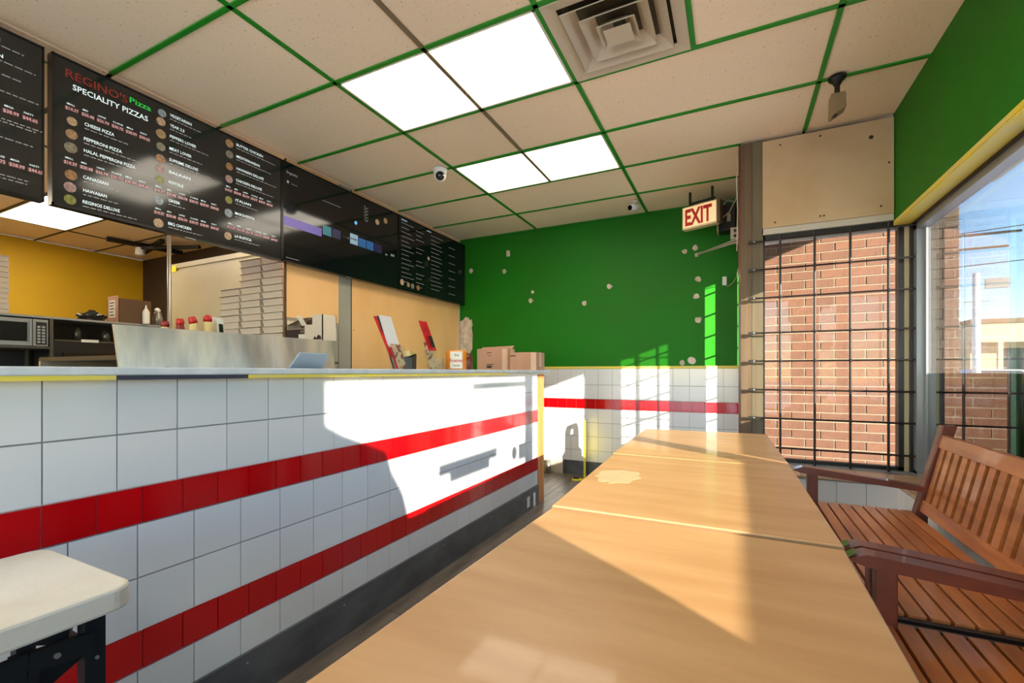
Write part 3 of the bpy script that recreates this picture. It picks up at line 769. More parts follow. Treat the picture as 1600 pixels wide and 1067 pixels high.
def leaflet_stack(loc, rz, label, front, n, h, w, grp):
    t = thing('brochure_holder', label, 'brochures', loc, rz, grp)
    # local: faces -Y(local), leaning back towards +Y
    mb = MB()
    def slab(y, th, h0, h1, x0=-.5, x1=.5, lean=.16):
        m = MB(); m.hexa([(x0*w,y+h0*lean,h0),(x1*w,y+h0*lean,h0),(x1*w,y+th+h0*lean,h0),(x0*w,y+th+h0*lean,h0),
                          (x0*w,y+h1*lean,h1),(x1*w,y+h1*lean,h1),(x1*w,y+th+h1*lean,h1),(x0*w,y+th+h1*lean,h1)]); return m
    return t, slab
t, slab = leaflet_stack((-1.80, 2.14, CT), 0, 'tall acrylic holder packed with white and red brochures', None, 3, .3, .1, 'brochure holders on the counter')
def lean_leaf(parent, name, m, y0, y1, x, th, z0, z1, dx, dy):
    q = MB(); q.hexa([(x,y0,z0),(x+th,y0,z0),(x+th,y1,z0),(x,y1,z0),(x+dx,y0+dy,z1),(x+dx+th,y0+dy,z1),(x+dx+th,y1+dy,z1),(x+dx,y1+dy,z1)])
    return q.build(name, m, parent)
# leaflets lean sideways along the counter
lean_leaf(t, 'brochure', 'brochure_white', .0, .105, .03, .004, .004, .31, -.03, -.105)
lean_leaf(t, 'brochure', 'brochure_food', .015, .105, .036, .003, .004, .15, -.014, -.045)
lean_leaf(t, 'brochure', 'black', -.01, .012, .028, .004, .004, .305, -.03, -.105)
lean_leaf(t, 'brochure', 'brochure_red', -.035, -.012, .026, .004, .07, .30, -.03, -.105)
lean_leaf(t, 'brochure', 'brochure_red', .0, .022, .0405, .002, .004, .13, -.012, -.045)
lean_leaf(t, 'holder_shell', 'clear_plastic', -.055, .115, .046, .003, .0, .14, -.012, -.03)
B(-.03,.05,-.055,.115,0,.004).build('holder_base', 'clear_plastic', t)
t = thing('brochure_holder', 'slim holder with a bright red food brochure', 'brochures', (-1.72, 2.38, CT), 0, 'brochure holders on the counter')
lean_leaf(t, 'brochure', 'brochure_red', -.012, .07, .03, .004, .12, .30, -.03, -.065)
lean_leaf(t, 'brochure', 'brochure_food', .0, .072, .036, .003, .004, .17, -.014, -.055)
lean_leaf(t, 'brochure', 'black', .012, .045, .0395, .002, .14, .21, -.0065, -.03)
lean_leaf(t, 'holder_shell', 'clear_plastic', -.04, .08, .046, .003, .0, .12, -.012, -.03)
B(-.03,.05,-.04,.08,0,.004).build('holder_base', 'clear_plastic', t)
t = thing('napkin_caddy', 'dark caddy with a crumpled cream napkin between the two brochure holders', 'caddy', (-1.83, 2.36, CT), .3)
MB().hexa([(-.03,-.035,0),(.03,-.035,0),(.03,.04,0),(-.03,.04,0),(-.03,-.03,.09),(.03,-.035,.075),(.03,.045,.10),(-.03,.045,.11)]).build('caddy_body', 'black', t)
MB().hexa([(-.02,-.055,.08),(.025,-.06,.085),(.02,.01,.095),(-.02,.0,.1),(-.02,-.05,.115),(.02,-.055,.12),(.025,.04,.105),(-.02,.035,.11)]).build('napkin', 'sauce_pale', t)
t = thing('plastic_cup', 'small clear plastic container behind the red brochure', 'container', (-1.80, 2.64, CT))
MB().lathe([(.030,0),(.036,.075),(.034,.075),(.028,.004)], (0,0,0), 20).build('cup_wall', 'clear_plastic', t, smooth=True)
t = thing('plastic_tray', 'low clear plastic tray next to the orange jar', 'container', (-1.86, 2.74, CT))
B(-.06,.04,-.07,.06,0,.005).build('tray_base', 'clear_plastic', t); B(.036,.04,-.07,.06,.005,.042).build('tray_side', 'clear_plastic', t); B(-.06,-.056,-.07,.06,.005,.042).build('tray_side', 'clear_plastic', t)
t = thing('spread_jar', 'orange jar with a pale label reading Roasted', 'jar', (-1.76, 2.80, CT))
MB().lathe([(.066,0),(.074,.006),(.074,.06),(.074,.125),(.068,.137)], (0,0,0), 28).build('jar_body', 'jar_orange', t, smooth=True)
# label wraps towards the room
m = MB(); n = 10
for k in range(n):
    a0 = math.radians(-92+70*k/n); a1 = math.radians(-92+70*(k+1)/n); r = .0752
    m.v += [(r*math.cos(a0),r*math.sin(a0),.01),(r*math.cos(a1),r*math.sin(a1),.01),(r*math.cos(a1),r*math.sin(a1),.128),(r*math.cos(a0),r*math.sin(a0),.128)]
    m.f.append((4*k,4*k+1,4*k+2,4*k+3))
m.build('jar_label', 'label_white', t)
def wrap_text(txt, z, cap, wid, m_, a_mid, r, parent, name):
    o = text_mesh([(txt, -wid/2, z, cap, wid)], name, m_, parent, 'y', 0)
    for v in o.data.vertices:
        a = math.radians(a_mid)+v.co.x/r; v.co = Vector((r*math.cos(a), r*math.sin(a), v.co.z))
wrap_text('Roasted', .055, .024, .10, 'cap_red', -57, .0762, t, 'label_name')
wrap_text("'N", .095, .014, .03, 'ink', -57, .0762, t, 'label_small_text')
wrap_text('Garlic', .025, .014, .05, 'ink', -57, .0762, t, 'label_small_text')
t = thing('sauce_jar', 'dark brown jar between the orange jar and the cardboard boxes', 'jar', (-1.86, 3.10, CT))
MB().lathe([(.05,0),(.055,.01),(.055,.10),(.045,.115)], (0,0,0), 20).build('jar_body', 'jar_brown', t, smooth=True)
MB().lathe([(.047,0),(.047,.018)], (0,0,.115), 20).build('jar_lid', 'jar_brown', t)
def carton(x0, x1, y0, y1, h, label, tapex, marks, flap=False):
    t = thing('cardboard_box', label, 'box', ((x0+x1)/2, (y0+y1)/2, CT), 0, 'cardboard boxes at the far end of the counter')
    w, d = (x1-x0)/2, (y1-y0)/2
    m = MB(); m.hexa([(-w,-d,0),(w,-d,0),(w,d,0),(-w,d,0),(-w,-d,h),(w,-d,h),(w,d,h),(-w,d,h)]); m.build('carton_body', 'card', t, bevel=.003)
    B(tapex-.025,tapex+.025,-d-.0012,-d,0.002,h).build('tape', 'tape', t)
    B(w,w+.0012,-.03,.02,h*.2,h).build('tape', 'tape', t)
    B(-w+.004,w-.004,-d+.004,-.002,h,h+.003).build('lid_flap', 'card', t)
    if flap:
        m = MB(); m.hexa([(-w,.0,h),(w,.0,h),(w,.004,h),(-w,.004,h),(-w,.05,h+.022),(w,.05,h+.03),(w,.054,h+.03),(-w,.054,h+.022)]); m.build('lid_flap', 'card', t)
    else: B(-w+.004,w-.004,.002,d-.004,h,h+.003).build('lid_flap', 'card', t)
    mb = MB()
    for (a, z, ww, hh) in marks: mb.box(a, a+ww, -d-.001, -d, z, z+hh)
    mb.build('printed_mark', 'ink', t)
carton(-2.10,-1.775,3.70,3.825,.193,'cardboard box nearer the orange jar, with small dark print',.12,[(-.06,.155,.05,.006),(-.05,.13,.04,.004),(-.06,.02,.05,.022),(-.06,.05,.07,.006)],True)
carton(-1.735,-1.485,3.63,3.82,.15,'cardboard box on the very end of the counter top',.10,[(-.115,.118,.012,.012),(-.098,.118,.012,.012),(-.081,.118,.012,.012)])

# ---------------------------------------------------------------- kitchen behind the counter
t = thing('prep_table', 'pizza prep table with a tall brushed steel back panel', 'table', (-2.75, 1.65, 0))
m = MB(); m.hexa([(.39,-.60,1.0),(.402,-.60,1.0),(.402,.615,1.0),(.39,.615,1.0),(.352,-.62,1.333),(.362,-.62,1.333),(.362,.60,1.333),(.352,.60,1.333)])
m.build('back_panel', 'steel', t)
B(-.42,.39,-.60,.60,.12,1.0).build('cabinet', 'steel', t)
B(-.42,.37,-.60,.615,1.18,1.20).build('top_shelf', 'dark_steel', t)
B(-.42,-.40,-.60,.60,1.0,1.18).build('shelf_side', 'steel', t)
for x in (-.38,.34):
    for y in (-.56,.56): B(x-.02,x+.02,y-.02,y+.02,0,.12).build('leg', 'dark_steel', t)
PZ_ = 1.20
def jar(x, y, r, h, body, cap, label, name='sauce_jar', stripe=False, tilt=0):
    t = thing(name, label, 'jar', (x, y, PZ_), 0)
    MB().lathe([(r*.85,0),(r,.01),(r,h*.62),(r*.72,h*.84),(r*.6,h*.9)], (0,0,0), 18).build('jar_body', body, t, smooth=True)
    c = MB().lathe([(r*.72,0),(r*.74,.012),(r*.6,h*.16)], (0,0,0), 18).build('cap', cap, t, (0,0,h*.88), smooth=True)
    c.rotation_euler = (tilt,0,0)
    if stripe: MB().lathe([(r*1.02,0),(r*1.02,h*.25)], (0,0,h*.3), 18).build('jar_label', 'label_white', t)
    return t
jar(-2.66,1.375,.027,.185,'sauce_pale','sauce_red','short jar with a round dark lid at the edge of the steel panel')
jar(-2.62,1.428,.026,.20,'sauce_red','cap_red','dark red jar with a white label among the sauce jars',stripe=True)
jar(-2.60,1.484,.028,.215,'sauce_pale','cap_red','yellowish jar with a tilted red lid',tilt=.3)
t = thing('shaker_bottle', 'clear bottle with a domed red cap on the prep table', 'bottle', (-2.60, 1.560, PZ_))
MB().lathe([(.029,0),(.031,.02),(.031,.12),(.026,.19),(.020,.205)], (0,0,0), 20).build('bottle_body', 'sauce_pale', t, smooth=True)
MB().lathe([(.021,0),(.022,.02),(.015,.034),(.004,.040)], (0,0,.203), 20).build('cap', 'cap_red', t, smooth=True)
t = thing('card_reader', 'white card reader with a black screen by the pizza boxes', 'card reader', (-2.62, 1.64, PZ_), .5)
MB().hexa([(-.02,-.035,0),(.02,-.035,0),(.02,.035,0),(-.02,.035,0),(-.03,-.03,.235),(.0,-.03,.235),(.0,.03,.235),(-.03,.03,.235)]).build('reader_body', 'white_plastic', t)
MB().hexa([(.0105,-.018,.13),(.012,-.018,.13),(.012,.022,.13),(.0105,.022,.13),(.0045,-.018,.20),(.006,-.018,.20),(.006,.022,.20),(.0045,.022,.20)]).build('screen', 'black_gloss', t)
# walk-in cooler
t = thing('walk_in_cooler', 'tall cream walk-in cooler with a plain door', 'cooler', (-4.82, 3.38, 0))
B(-.965,.955,-.33,.30,0,2.30).build('body', 'cooler', t)
MB().hexa([(-.965,-.345,2.30),(.955,-.345,2.30),(.955,.30,2.30),(-.965,.30,2.30),(-.965,-.345,2.352),(.955,-.345,2.352),(.955,.30,2.352),(-.965,.30,2.352)]).build('top_cap', 'cooler', t)
B(-.92,.90,-.345,-.332,.1,2.27).build('door', 'cooler', t, bevel=.004)
B(-.965,-.925,-.35,-.33,0,2.30).build('corner_strip', 'white_plastic', t)
B(-.90,-.82,-.352,-.346,2.26,2.33).build('yellow_tag', 'sign_yellow', t)
t = thing('support_pole', 'thin steel pole rising in front of the cream cooler', 'pole', (-4.90, 2.57, 0))
MB().tube([(0,0,0),(0,0,CE-.02)], .017, 10).build('shaft', 'clamp', t, smooth=True); MB().lathe([(.05,0),(.05,.01)], (0,0,0), 14).build('base_flange', 'clamp', t)
# worktable and pizza boxes
t = thing('work_table', 'steel work table carrying the three stacks of pizza boxes', 'table', (-3.57, 2.68, 0))
B(-.46,.385,-.20,.20,1.13,1.16).build('tabletop', 'steel', t)
for x in (-.42,.34):
    for y in (-.16,.16): B(x-.02,x+.02,y-.02,y+.02,0,1.13).build('leg', 'dark_steel', t)
B(-.42,.34,-.17,.17,.30,.32).build('under_shelf', 'dark_steel', t)
def pbox_mesh(w, d, h):
    a = MB(); t0 = .012
    a.hexa([(-w/2+t0,-d/2+t0,0),(w/2-t0,-d/2+t0,0),(w/2-t0,d/2,0),(-w/2+t0,d/2,0),(-w/2,-d/2,h-.009),(w/2,-d/2,h-.009),(w/2,d/2,h-.009),(-w/2,d/2,h-.009)])
    b = B(-w/2-.005,w/2+.005,-d/2-.012,d/2,h-.006,h-.002)
    return a.mesh('tray', M['kraft_white']), b.mesh('lid', M['kraft_white'])
def stack(cx, cy, z0, n, w, d, h, where, grp):
    tr, ld = pbox_mesh(w, d, h)
    for k in range(n):
        pos = 'topmost' if k == n-1 else ('bottom' if k == 0 else '%s from the bottom' % ['','second','third','fourth','fifth','sixth','seventh','eighth','ninth','tenth','eleventh','twelfth','thirteenth','fourteenth','fifteenth','sixteenth','seventeenth'][k])
        t = thing('pizza_box', '%s white pizza box %s' % (pos, where), 'box', (cx+random.uniform(-.002,.002), cy+random.uniform(-.006,.006), z0+h*k), random.uniform(-.006,.006), grp)
        inst('tray', tr, (0,0,0), t); inst('lid', ld, (0,0,0), t, (random.uniform(-.02,.01),0,0))
stack(-3.865, 2.64, 1.16, 12, .258, .28, .0563, 'in the short stack by the cooler', 'short stack of pizza boxes')
stack(-3.59, 2.64, 1.16, 16, .258, .28, .0563, 'in the middle stack on the work table', 'middle stack of pizza boxes')
stack(-3.318, 2.64, 1.16, 16, .248, .28, .0563, 'in the stack beside the tan board', 'stack of pizza boxes by the tan board')
t = thing('cardboard_sheet', 'upright white box blanks standing on the short pizza box stack', 'cardboard', (-3.86, 2.74, 1.8356))
B(-.14,.14,0,.004,0,.13).build('lid_panel', 'kraft_white', t); B(-.02,.13,-.02,-.016,0,.17).build('lid_panel', 'white_plastic', t)
B(.128,.132,-.1,.0,0,.13).build('lid_side', 'white_plastic', t)
# carton on prep table
t = thing('side_shelf', 'small steel side shelf at the end of the prep table', 'shelf', (-2.82, 2.44, 0))
B(-.20,.19,-.16,.10,1.185,1.20).build('shelf_top', 'dark_steel', t); B(-.17,-.14,.03,.06,0,1.185).build('leg', 'dark_steel', t); B(.13,.16,.03,.06,0,1.185).build('leg', 'dark_steel', t)
B(-.17,-.14,-.12,-.09,0,1.185).build('leg', 'dark_steel', t); B(.13,.16,-.12,-.09,0,1.185).build('leg', 'dark_steel', t)
t = thing('delivery_carton', 'dark printed carton wedged beneath the open white carton', 'box', (-2.865, 2.40, 1.20))
B(-.15,.145,-.0,.12,0,.245).build('carton_body', 'kraft_white', t)
B(-.149,.144,-.002,-.0005,.02,.243).build('dark_print', 'ink', t)
B(-.02,.06,-.003,-.0022,.17,.205).build('label_panel', 'label_white', t); B(-.0,.04,-.003,-.0022,.215,.235).build('label_panel', 'kraft_dark', t)
t = thing('open_carton', 'open white carton with raised flaps on the prep table', 'box', (-2.86, 2.40, 1.445))
B(-.15,.10,-.0,.12,0,.004).build('carton_floor', 'kraft_dark', t)
B(.05,.23,-.012,-.004,-.09,.025).build('carton_side', 'kraft_white', t)
B(.13,.23,-.012,-.004,.025,.095).build('carton_side', 'kraft_white', t)
B(.225,.23,-.012,.12,-.09,.095).build('carton_side', 'kraft_white', t)
B(-.15,.23,.115,.12,0,.098).build('carton_side', 'kraft_dark', t)
MB().hexa([(-.16,-.02,.02),(-.0,-.03,.06),(-.0,-.026,.06),(-.16,-.016,.02),(-.14,.10,.06),(.0,.09,.095),(.0,.094,.095),(-.14,.104,.06)]).build('flap', 'kraft_white', t)
MB().hexa([(-.03,-.02,.095),(.02,-.02,.095),(.02,-.016,.095),(-.03,-.016,.095),(.03,-.02,.02),(.08,-.02,.02),(.08,-.016,.02),(.03,-.016,.02)]).build('flap', 'kraft_white', t)
B(-.15,-.145,.0,.12,0,.07).build('carton_side', 'kraft_white', t)
MB().prism([(.135,-.085),(.155,-.06),(.17,-.075),(.19,-.05),(.215,-.06),(.222,-.085)], 'y', -.0135, -.012).build('label_smudge', 'ink', t)
# wire bundle by column
t = tag(MB().tube([(-3.03,2.52,1.25),(-3.02,2.54,1.30),(-3.01,2.55,1.24),(-3.03,2.56,1.20),(-3.01,2.57,1.26),(-3.02,2.59,1.22),(-3.03,2.60,1.14),(-3.03,2.6,.5),(-3.03,2.6,.0)], .006, 6).build('cable', 'black'),
        'black cable coil hanging beside the grey wall end', 'cable')

# steel rack with microwave and oven
t = thing('steel_rack', 'long steel shelf along the yellow kitchen wall', 'shelf', (-5.55, 1.85, 0))
B(-.28,.25,-1.15,.92,1.588,1.606).build('shelf', 'alu', t)
B(-.28,.25,-1.15,.0,1.325,1.343).build('shelf', 'dark_steel', t)
for y in (-1.13,-.01,.90):
    for x in (-.26,.235): B(x-.012,x+.012,y-.012,y+.012,0,1.588).build('upright', 'dark_steel', t)
B(-.28,-.27,-1.15,.92,.1,1.588).build('dark_backing', 'black', t)  # black sheet added to put the darkness below the shelf into colour
t = thing('microwave_oven', 'silver microwave on the lower steel shelf', 'microwave', (-5.52, 1.57, 1.343))
B(-.2,.2,-.26,.25,0,.235).build('casing', 'dark_steel', t, bevel=.004)
B(.2,.212,-.26,.145,.005,.232).build('door', 'alu', t)
B(.212,.2135,-.22,.115,.04,.20).build('door_window', 'glass_dark', t)
B(.214,.228,.125,.14,.03,.21).build('handle', 'alu', t)
B(.2,.211,.15,.248,.005,.232).build('control_panel', 'alu', t)
B(.211,.2125,.17,.24,.015,.21).build('keypad', 'black', t)
mb = MB()
for r in range(6):
    for c in range(2): mb.box(.2125,.2133,.178+.03*c,.198+.03*c,.03+.026*r,.046+.026*r)
mb.build('keypad_buttons', 't_grey', t)
t = thing('pizza_oven', 'black pizza oven under the steel shelf', 'oven', (-5.56, 2.32, 0))
B(-.22,.18,-.44,.42,.1,1.40).build('body', 'black', t); B(-.22,.19,-.44,.42,1.40,1.415).build('top_plate', 'dark_steel', t)
B(.18,.2,-.38,.0,.75,1.3).build('door', 'black_gloss', t)
B(.18,.195,-.25,-.12,1.40,1.425).build('tray_edge', 'label_white', t)
for y in (-.4,.38): B(-.2,.16,y-.02,y+.02,0,.1).build('leg', 'dark_steel', t)
B(.18,.188,.05,.38,.6,1.35).build('control_box', 'dark_steel', t)
for k, (y, r, h, c) in enumerate(((2.08,.03,.13,'dark_steel'),(2.30,.035,.11,'dark_steel'),(2.44,.03,.15,'card_dark'),(2.60,.032,.12,'dark_steel'))):
    nm = ('slim', 'squat', 'brown', 'plain')[k]
    t = thing('oven_canister', '%s dim canister on the pizza oven top' % nm, 'canister', (-5.47, y, 1.415), 0, 'canisters on the oven')
    MB().lathe([(r,0),(r,h*.8),(r*.6,h*.9),(r*.6,h)], (0,0,0), 14).build('canister_body', c, t, smooth=True)
ST = 1.606
t = thing('black_bag', 'crumpled black bag on the steel shelf', 'bag', (-5.42, 2.17, ST))
bm = bmesh.new(); bmesh.ops.create_icosphere(bm, subdivisions=3, radius=.085)
for v in bm.verts:
    n_ = 1+.22*math.sin(v.co.x*70)*math.cos(v.co.y*60+1)+.12*math.sin(v.co.z*90)
    v.co = Vector((v.co.x*.9*n_, v.co.y*1.15*n_, max(0, (v.co.z*.55+.035)*n_)))
me = bpy.data.meshes.new('bag_body'); bm.to_mesh(me); bm.free(); me.materials.append(M['black']); inst('bag_body', me, (0,0,0), t)
MB().tube([(0,-.05,.06),(0,-.02,.10),(0,.02,.10),(0,.04,.065)], .006, 6).build('bag_handle', 'black', t)
t = thing('shelf_carton', 'brown carton with a white label on the steel shelf', 'box', (-5.42, 2.44, ST))
B(-.12,.12,-.10,.17,0,.235).build('carton_body', 'card_dark', t)
B(-.10,.10,-.104,-.10,.0,.26).build('lid_flap', 'card', t)  # paler front sheet puts the carton's lit side into the colour
B(-.07,.05,-.1055,-.1042,.05,.22).build('label_panel', 'label_white', t)
mb = MB()
for k in range(5): mb.box(-.055,.03-.02*(k % 2),-.1065,-.1056,.07+.03*k,.08+.03*k)
mb.build('label_print', 'ink', t)
t = thing('squeeze_bottle', 'white squeeze bottle beside the brown carton', 'bottle', (-5.28, 2.555, ST))
MB().lathe([(.028,0),(.030,.01),(.030,.12),(.018,.145),(.010,.155),(.004,.19)], (0,0,0), 18).build('bottle_body', 'white_plastic', t, smooth=True)
t = thing('plastic_jug', 'pale jug at the end of the steel shelf', 'jug', (-5.36, 2.70, ST))
MB().lathe([(.04,0),(.045,.08),(.032,.12),(.034,.135)], (0,0,0), 18).build('jug_body', 'clamp', t, smooth=True)
MB().lathe([(.02,0),(.028,.03),(.01,.05)], (0,0,.135), 12).build('jug_lid', 'white_plastic', t, smooth=True)
stack(-5.50, 1.44, ST, 11, .30, .30, .0435, 'on the steel shelf above the microwave', 'pizza boxes on the steel shelf')
# ceiling things in the kitchen
t = thing('duct_arms', 'dark branching bracket under the kitchen ceiling', 'bracket', (-6.75, 3.2, CE))
MB().bar((0,-.35,-.03),(.1,.45,-.03),.05,.05).build('long_arm', 'black', t); MB().bar((-.35,.2,-.03),(.5,.0,-.03),.05,.05).build('cross_arm', 'black', t)
MB().bar((.05,.0,-.06),(.75,.3,-.06),.04,.04).build('long_arm', 'black', t)
MB().lathe([(.05,0),(.055,-.09),(.03,-.10)], (0,0,-.055), 14).build('white_head', 'white_plastic', t)
tag(MB().tube([(-6.9,3.62,CE),(-6.9,3.60,2.55),(-6.9,3.58,2.3),(-6.6,3.58,2.0),(-6.2,3.6,1.75),(-6.0,3.6,1.6)], .012, 6).build('hanging_cable', 'black'),
    'black cable drooping in front of the dark kitchen wall', 'cable')

# ---------------------------------------------------------------- ceiling and wall fittings
t = thing('dome_camera', 'white eyeball security camera on the ceiling over the counter', 'camera', (-2.10, 3.10, CE-.004))
MB().lathe([(.058,0),(.058,-.012),(.052,-.03),(.050,-.05)], (0,0,0), 24).build('base', 'white_plastic', t, smooth=True)
def ball(r, loc, parent, name, m, sc=(1,1,1)):
    bm = bmesh.new(); bmesh.ops.create_uvsphere(bm, u_segments=20, v_segments=14, radius=r)
    me = bpy.data.meshes.new(name); bm.to_mesh(me); bm.free(); me.materials.append(M[m])
    for p in me.polygons: p.use_smooth = True
    o = inst(name, me, loc, parent); o.scale = sc; return o
ball(.048, (0,0,-.055), t, 'eyeball', 'white_plastic')
ball(.036, (.016,-.024,-.066), t, 'lens_dome', 'black_gloss')
t = thing('bullet_camera', 'small white bullet camera on the ceiling near the exit sign', 'camera', (-.84, 4.52, CE-.004))
MB().lathe([(.03,0),(.03,-.012)], (0,0,0), 18).build('base', 'white_plastic', t)
MB().tube([(0,0,-.01),(-.01,-.01,-.04)], .010, 8).build('stem', 'white_plastic', t)
MB().tube([(.035,.045,-.045),(-.03,-.05,-.075)], .028, 16).build('housing', 'white_plastic', t, smooth=True)
MB().tube([(-.0301,-.0502,-.0751),(-.033,-.055,-.0765)], .024, 16).build('lens', 'black_gloss', t)
t = thing('spot_lamp', 'unlit ceiling spot lamp with black bracket and pale shade', 'spot lamp', (.514, 3.125, CE-.004))
MB().lathe([(.045,0),(.040,-.014),(.022,-.03),(.016,-.045)], (0,0,0), 18).build('mount', 'black', t, smooth=True)
MB().tube([(0,0,-.04),(0,0,-.10)], .013, 10).build('stem', 'black', t)
MB().prism([(-.033,-.10),(.033,-.10),(.036,-.185),(-.03,-.225),(-.036,-.22)], 'y', -.036, .036).build('shade', 'lamp_shade', t, bevel=.012)
B(-.028,-.005,-.03,.0,-.222,-.214).build('shade_mouth', 'black', t)
# exit sign
p0 = Vector((-.416,4.54,0)); p1 = Vector((-.126,4.426,0)); dv = (p1-p0); L = dv.length; a = math.atan2(dv.y, dv.x)
t = thing('exit_sign', 'illuminated sign reading EXIT in red letters', 'sign', (p0.x, p0.y, 2.42), a)
B(0,L,-.0,.07,0,.205).build('housing', 'exit_case', t, bevel=.004)
B(.012,L-.006,-.004,-.0005,.016,.195).build('lit_face', 'exit_face', t)
text_mesh([('EXIT', .03, .035, .14, L-.07)], 'exit_letters', 'exit_red', t, 'y', -.0055, .035)
MB().tube([(.05,.035,.235),(L-.03,.035,.235)], .011, 8).build('hanger_bar', 'black', t); B(.05,.065,.025,.045,.2,.34).build('hanger_strap', 'black', t); B(L-.06,L-.045,.025,.045,.2,.34).build('hanger_strap', 'black', t)
B(L,L+.025,.0,.07,.005,.20).build('end_cap', 'post_wood', t)
t = thing('junction_box', 'black junction box with loose wires next to the exit sign', 'box', (-.03, 4.80, 2.43))
B(-.09,.05,-.05,.10,0,.24).build('box_body', 'black', t)
MB().tube([(-.08,-.06,.10),(0,-.07,.16),(.06,-.2,.24),(.065,-.4,.30)], .006, 6).build('wire', 'wire', t)
B(-.02,.01,-.055,-.05,.08,.15).build('switch_plate', 'wire', t)
B(-.105,-.09,-.05,.09,0,.24).build('box_edge', 'cream_frame', t)
MB().tube([(-.05,-.05,.24),(-.02,-.06,.27),(.05,-.05,.255)], .01, 6).build('wire', 'clamp', t)
# door closer
t = thing('door_closer', 'door closer with a long folded arm over the exit door', 'door closer', (.045, 4.60, 2.28))
B(-.065,.03,-.10,.10,.0,.10).build('closer_body', 'wire', t)
for z in (.025,.07): MB().lathe([(.012,0),(.012,.008)], (0,0,0), 8).build('closer_screw', 'ink', t, (-.03,-.10,z)).rotation_euler = (math.pi/2,0,0)
MB().bar((.0,-.02,-.005),(-.34,-.05,-.09),.018,.014).build('closer_arm', 'wire', t)
MB().bar((-.34,-.05,-.095),(.02,-.35,-.06),.016,.012).build('closer_arm', 'clamp', t)
MB().lathe([(.014,0),(.014,.03)], (-.34,-.05,-.11), 10).build('arm_pivot', 'wire', t)
t = thing('door_sensor', 'small white wall sensor with a thin drooping wire', 'sensor', (-.073, YB, 1.955))
B(-.018,.018,-.02,0,0,.08).build('sensor_body', 'white_plastic', t)
MB().tube([(.0,-.01,0),(.03,-.02,-.015),(.07,-.03,.01),(.10,-.10,.05),(.115,-.3,.09)], .003, 6).build('wire', 'wire', t)
tag(MB().tube([(.03,3.76,2.72),(.035,3.75,2.6),(.022,3.74,2.52),(.03,3.75,2.3),(.025,3.76,2.0)], .004, 6).build('loose_wire', 'wire'),
    'thin loose wire running down the edge of the wooden post', 'wire')
# floor sign
dirv = Vector((-.282,.978,0)).normalized(); a = math.atan2(dirv.y, dirv.x)
t = thing('wet_floor_sign', 'yellow folding caution sign standing side-on by the white tiled wall', 'sign', (-1.365, 4.655, 0), a)
def leaf(y0, y1, name):
    m = MB(); outl = [(0,0),(.235,0),(.225,.30),(.19,.34),(.185,.56),(.165,.61),(.07,.61),(.05,.56),(.045,.34),(.01,.30)]
    hole = [(.085,.50),(.15,.50),(.145,.565),(.09,.565)]
    # ring of quads around the handle hole
    V = outl+hole
    pieces = [[0,1,2,9],[9,2,3,8],]
    m = MB()
    def pr(poly): m.prism(poly, 'y', y0, y1)
    pr([(0,0),(.235,0),(.225,.30),(.19,.34),(.188,.50),(.047,.50),(.045,.34),(.01,.30)])
    pr([(.047,.50),(.085,.50),(.09,.565),(.07,.61),(.05,.56)]); pr([(.15,.50),(.188,.50),(.185,.56),(.165,.61),(.145,.565)]); pr([(.09,.565),(.145,.565),(.165,.61),(.07,.61)])
    return m.build(name, 'sign_yellow', t)
leaf(-.008, .0, 'sign_leaf'); leaf(.004, .012, 'sign_leaf')
B(.0,.06,-.01,.13,0,.012).build('sign_foot', 'sign_yellow', t); B(.02,.04,.06,.12,.012,.03).build('foot_hinge', 'ink', t)
t = thing('pipe_stub', 'short grey pipe standing at the foot of the tiled wall', 'pipe', (-1.845, 4.86, 0))
MB().tube([(0,0,0),(0,0,.14)], .028, 14).build('pipe_body', 'clamp', t, smooth=True); B(-.04,.04,-.04,.04,0,.01).build('pipe_base', 'clamp', t)

# ---------------------------------------------------------------- outside
struct(B(-60, 120, -60, 140, -.30, -.20).build('ground', 'asphalt'))
bw = struct(B(.25, 1.19, 4.79, 5.0, -.2, 2.72).build('wall_brick', 'mortar'))
bmeshes = {}
for r in range(36):
    z = -.06+.0765*r; x = .25-(.11 if r % 2 else 0)
    while x < 1.19:
        x0, x1 = max(x, .25), min(x+.2, 1.19)
        if x1-x0 > .03:
            k = round(x1-x0, 3)
            if k not in bmeshes: bmeshes[k] = B(0, k, -.005, 0, 0, .065).mesh('brick', M['brick'])
            inst('brick', bmeshes[k], (x0, 4.79-random.uniform(-.001,.002), z), bw)
        x += .212
pi = thing('brick_pier', 'pale brick pier outside beyond the big window', 'pier', (1.467, 4.95, -.2))
B(-.09,.09,-.14,.1,0,2.93).build('core', 'mortar', pi)
for r in range(37):
    if r % 2: B(-.095,.095,-.15,.1,.005+.079*r,.073+.079*r).build('brick', 'pier_brick', pi)
    else:
        B(-.095,-.003,-.15,.1,.005+.079*r,.073+.079*r).build('brick', 'pier_brick', pi); B(.003,.095,-.15,.1,.005+.079*r,.073+.079*r).build('brick', 'pier_brick', pi)
cn = thing('canopy', 'pale overhanging canopy outside above the big window', 'canopy', (1.35, 2.0, 2.74))
B(-.29,.63,-4.5,3.4,.02,.10).build('soffit_board', 'canopy', cn); B(.61,.635,-4.5,3.4,0,.34).build('fascia', 'stucco', cn)
B(-.27,-.20,-4.5,3.4,.0,.02).build('soffit_strip', 'alu', cn)
# rounded panel added outside, out of the picture, shaped to shade the nearer table
sb = thing('shadow_panel', 'unseen round-topped panel added outside to cast the curved shadow', 'sign', (1.12, 0, 0))
pl = [(-.9,-.2),(-.155,-.2),(-.155,1.2),(-.2,1.36),(-.235,1.46),(-.32,1.585),(-.36,1.69),(-.48,1.74),(-.63,1.80),(-.735,1.856),(-.9,1.856)]
MB().prism(pl, 'x', -.02, .02).build('panel_face', 'stucco_dark', sb)
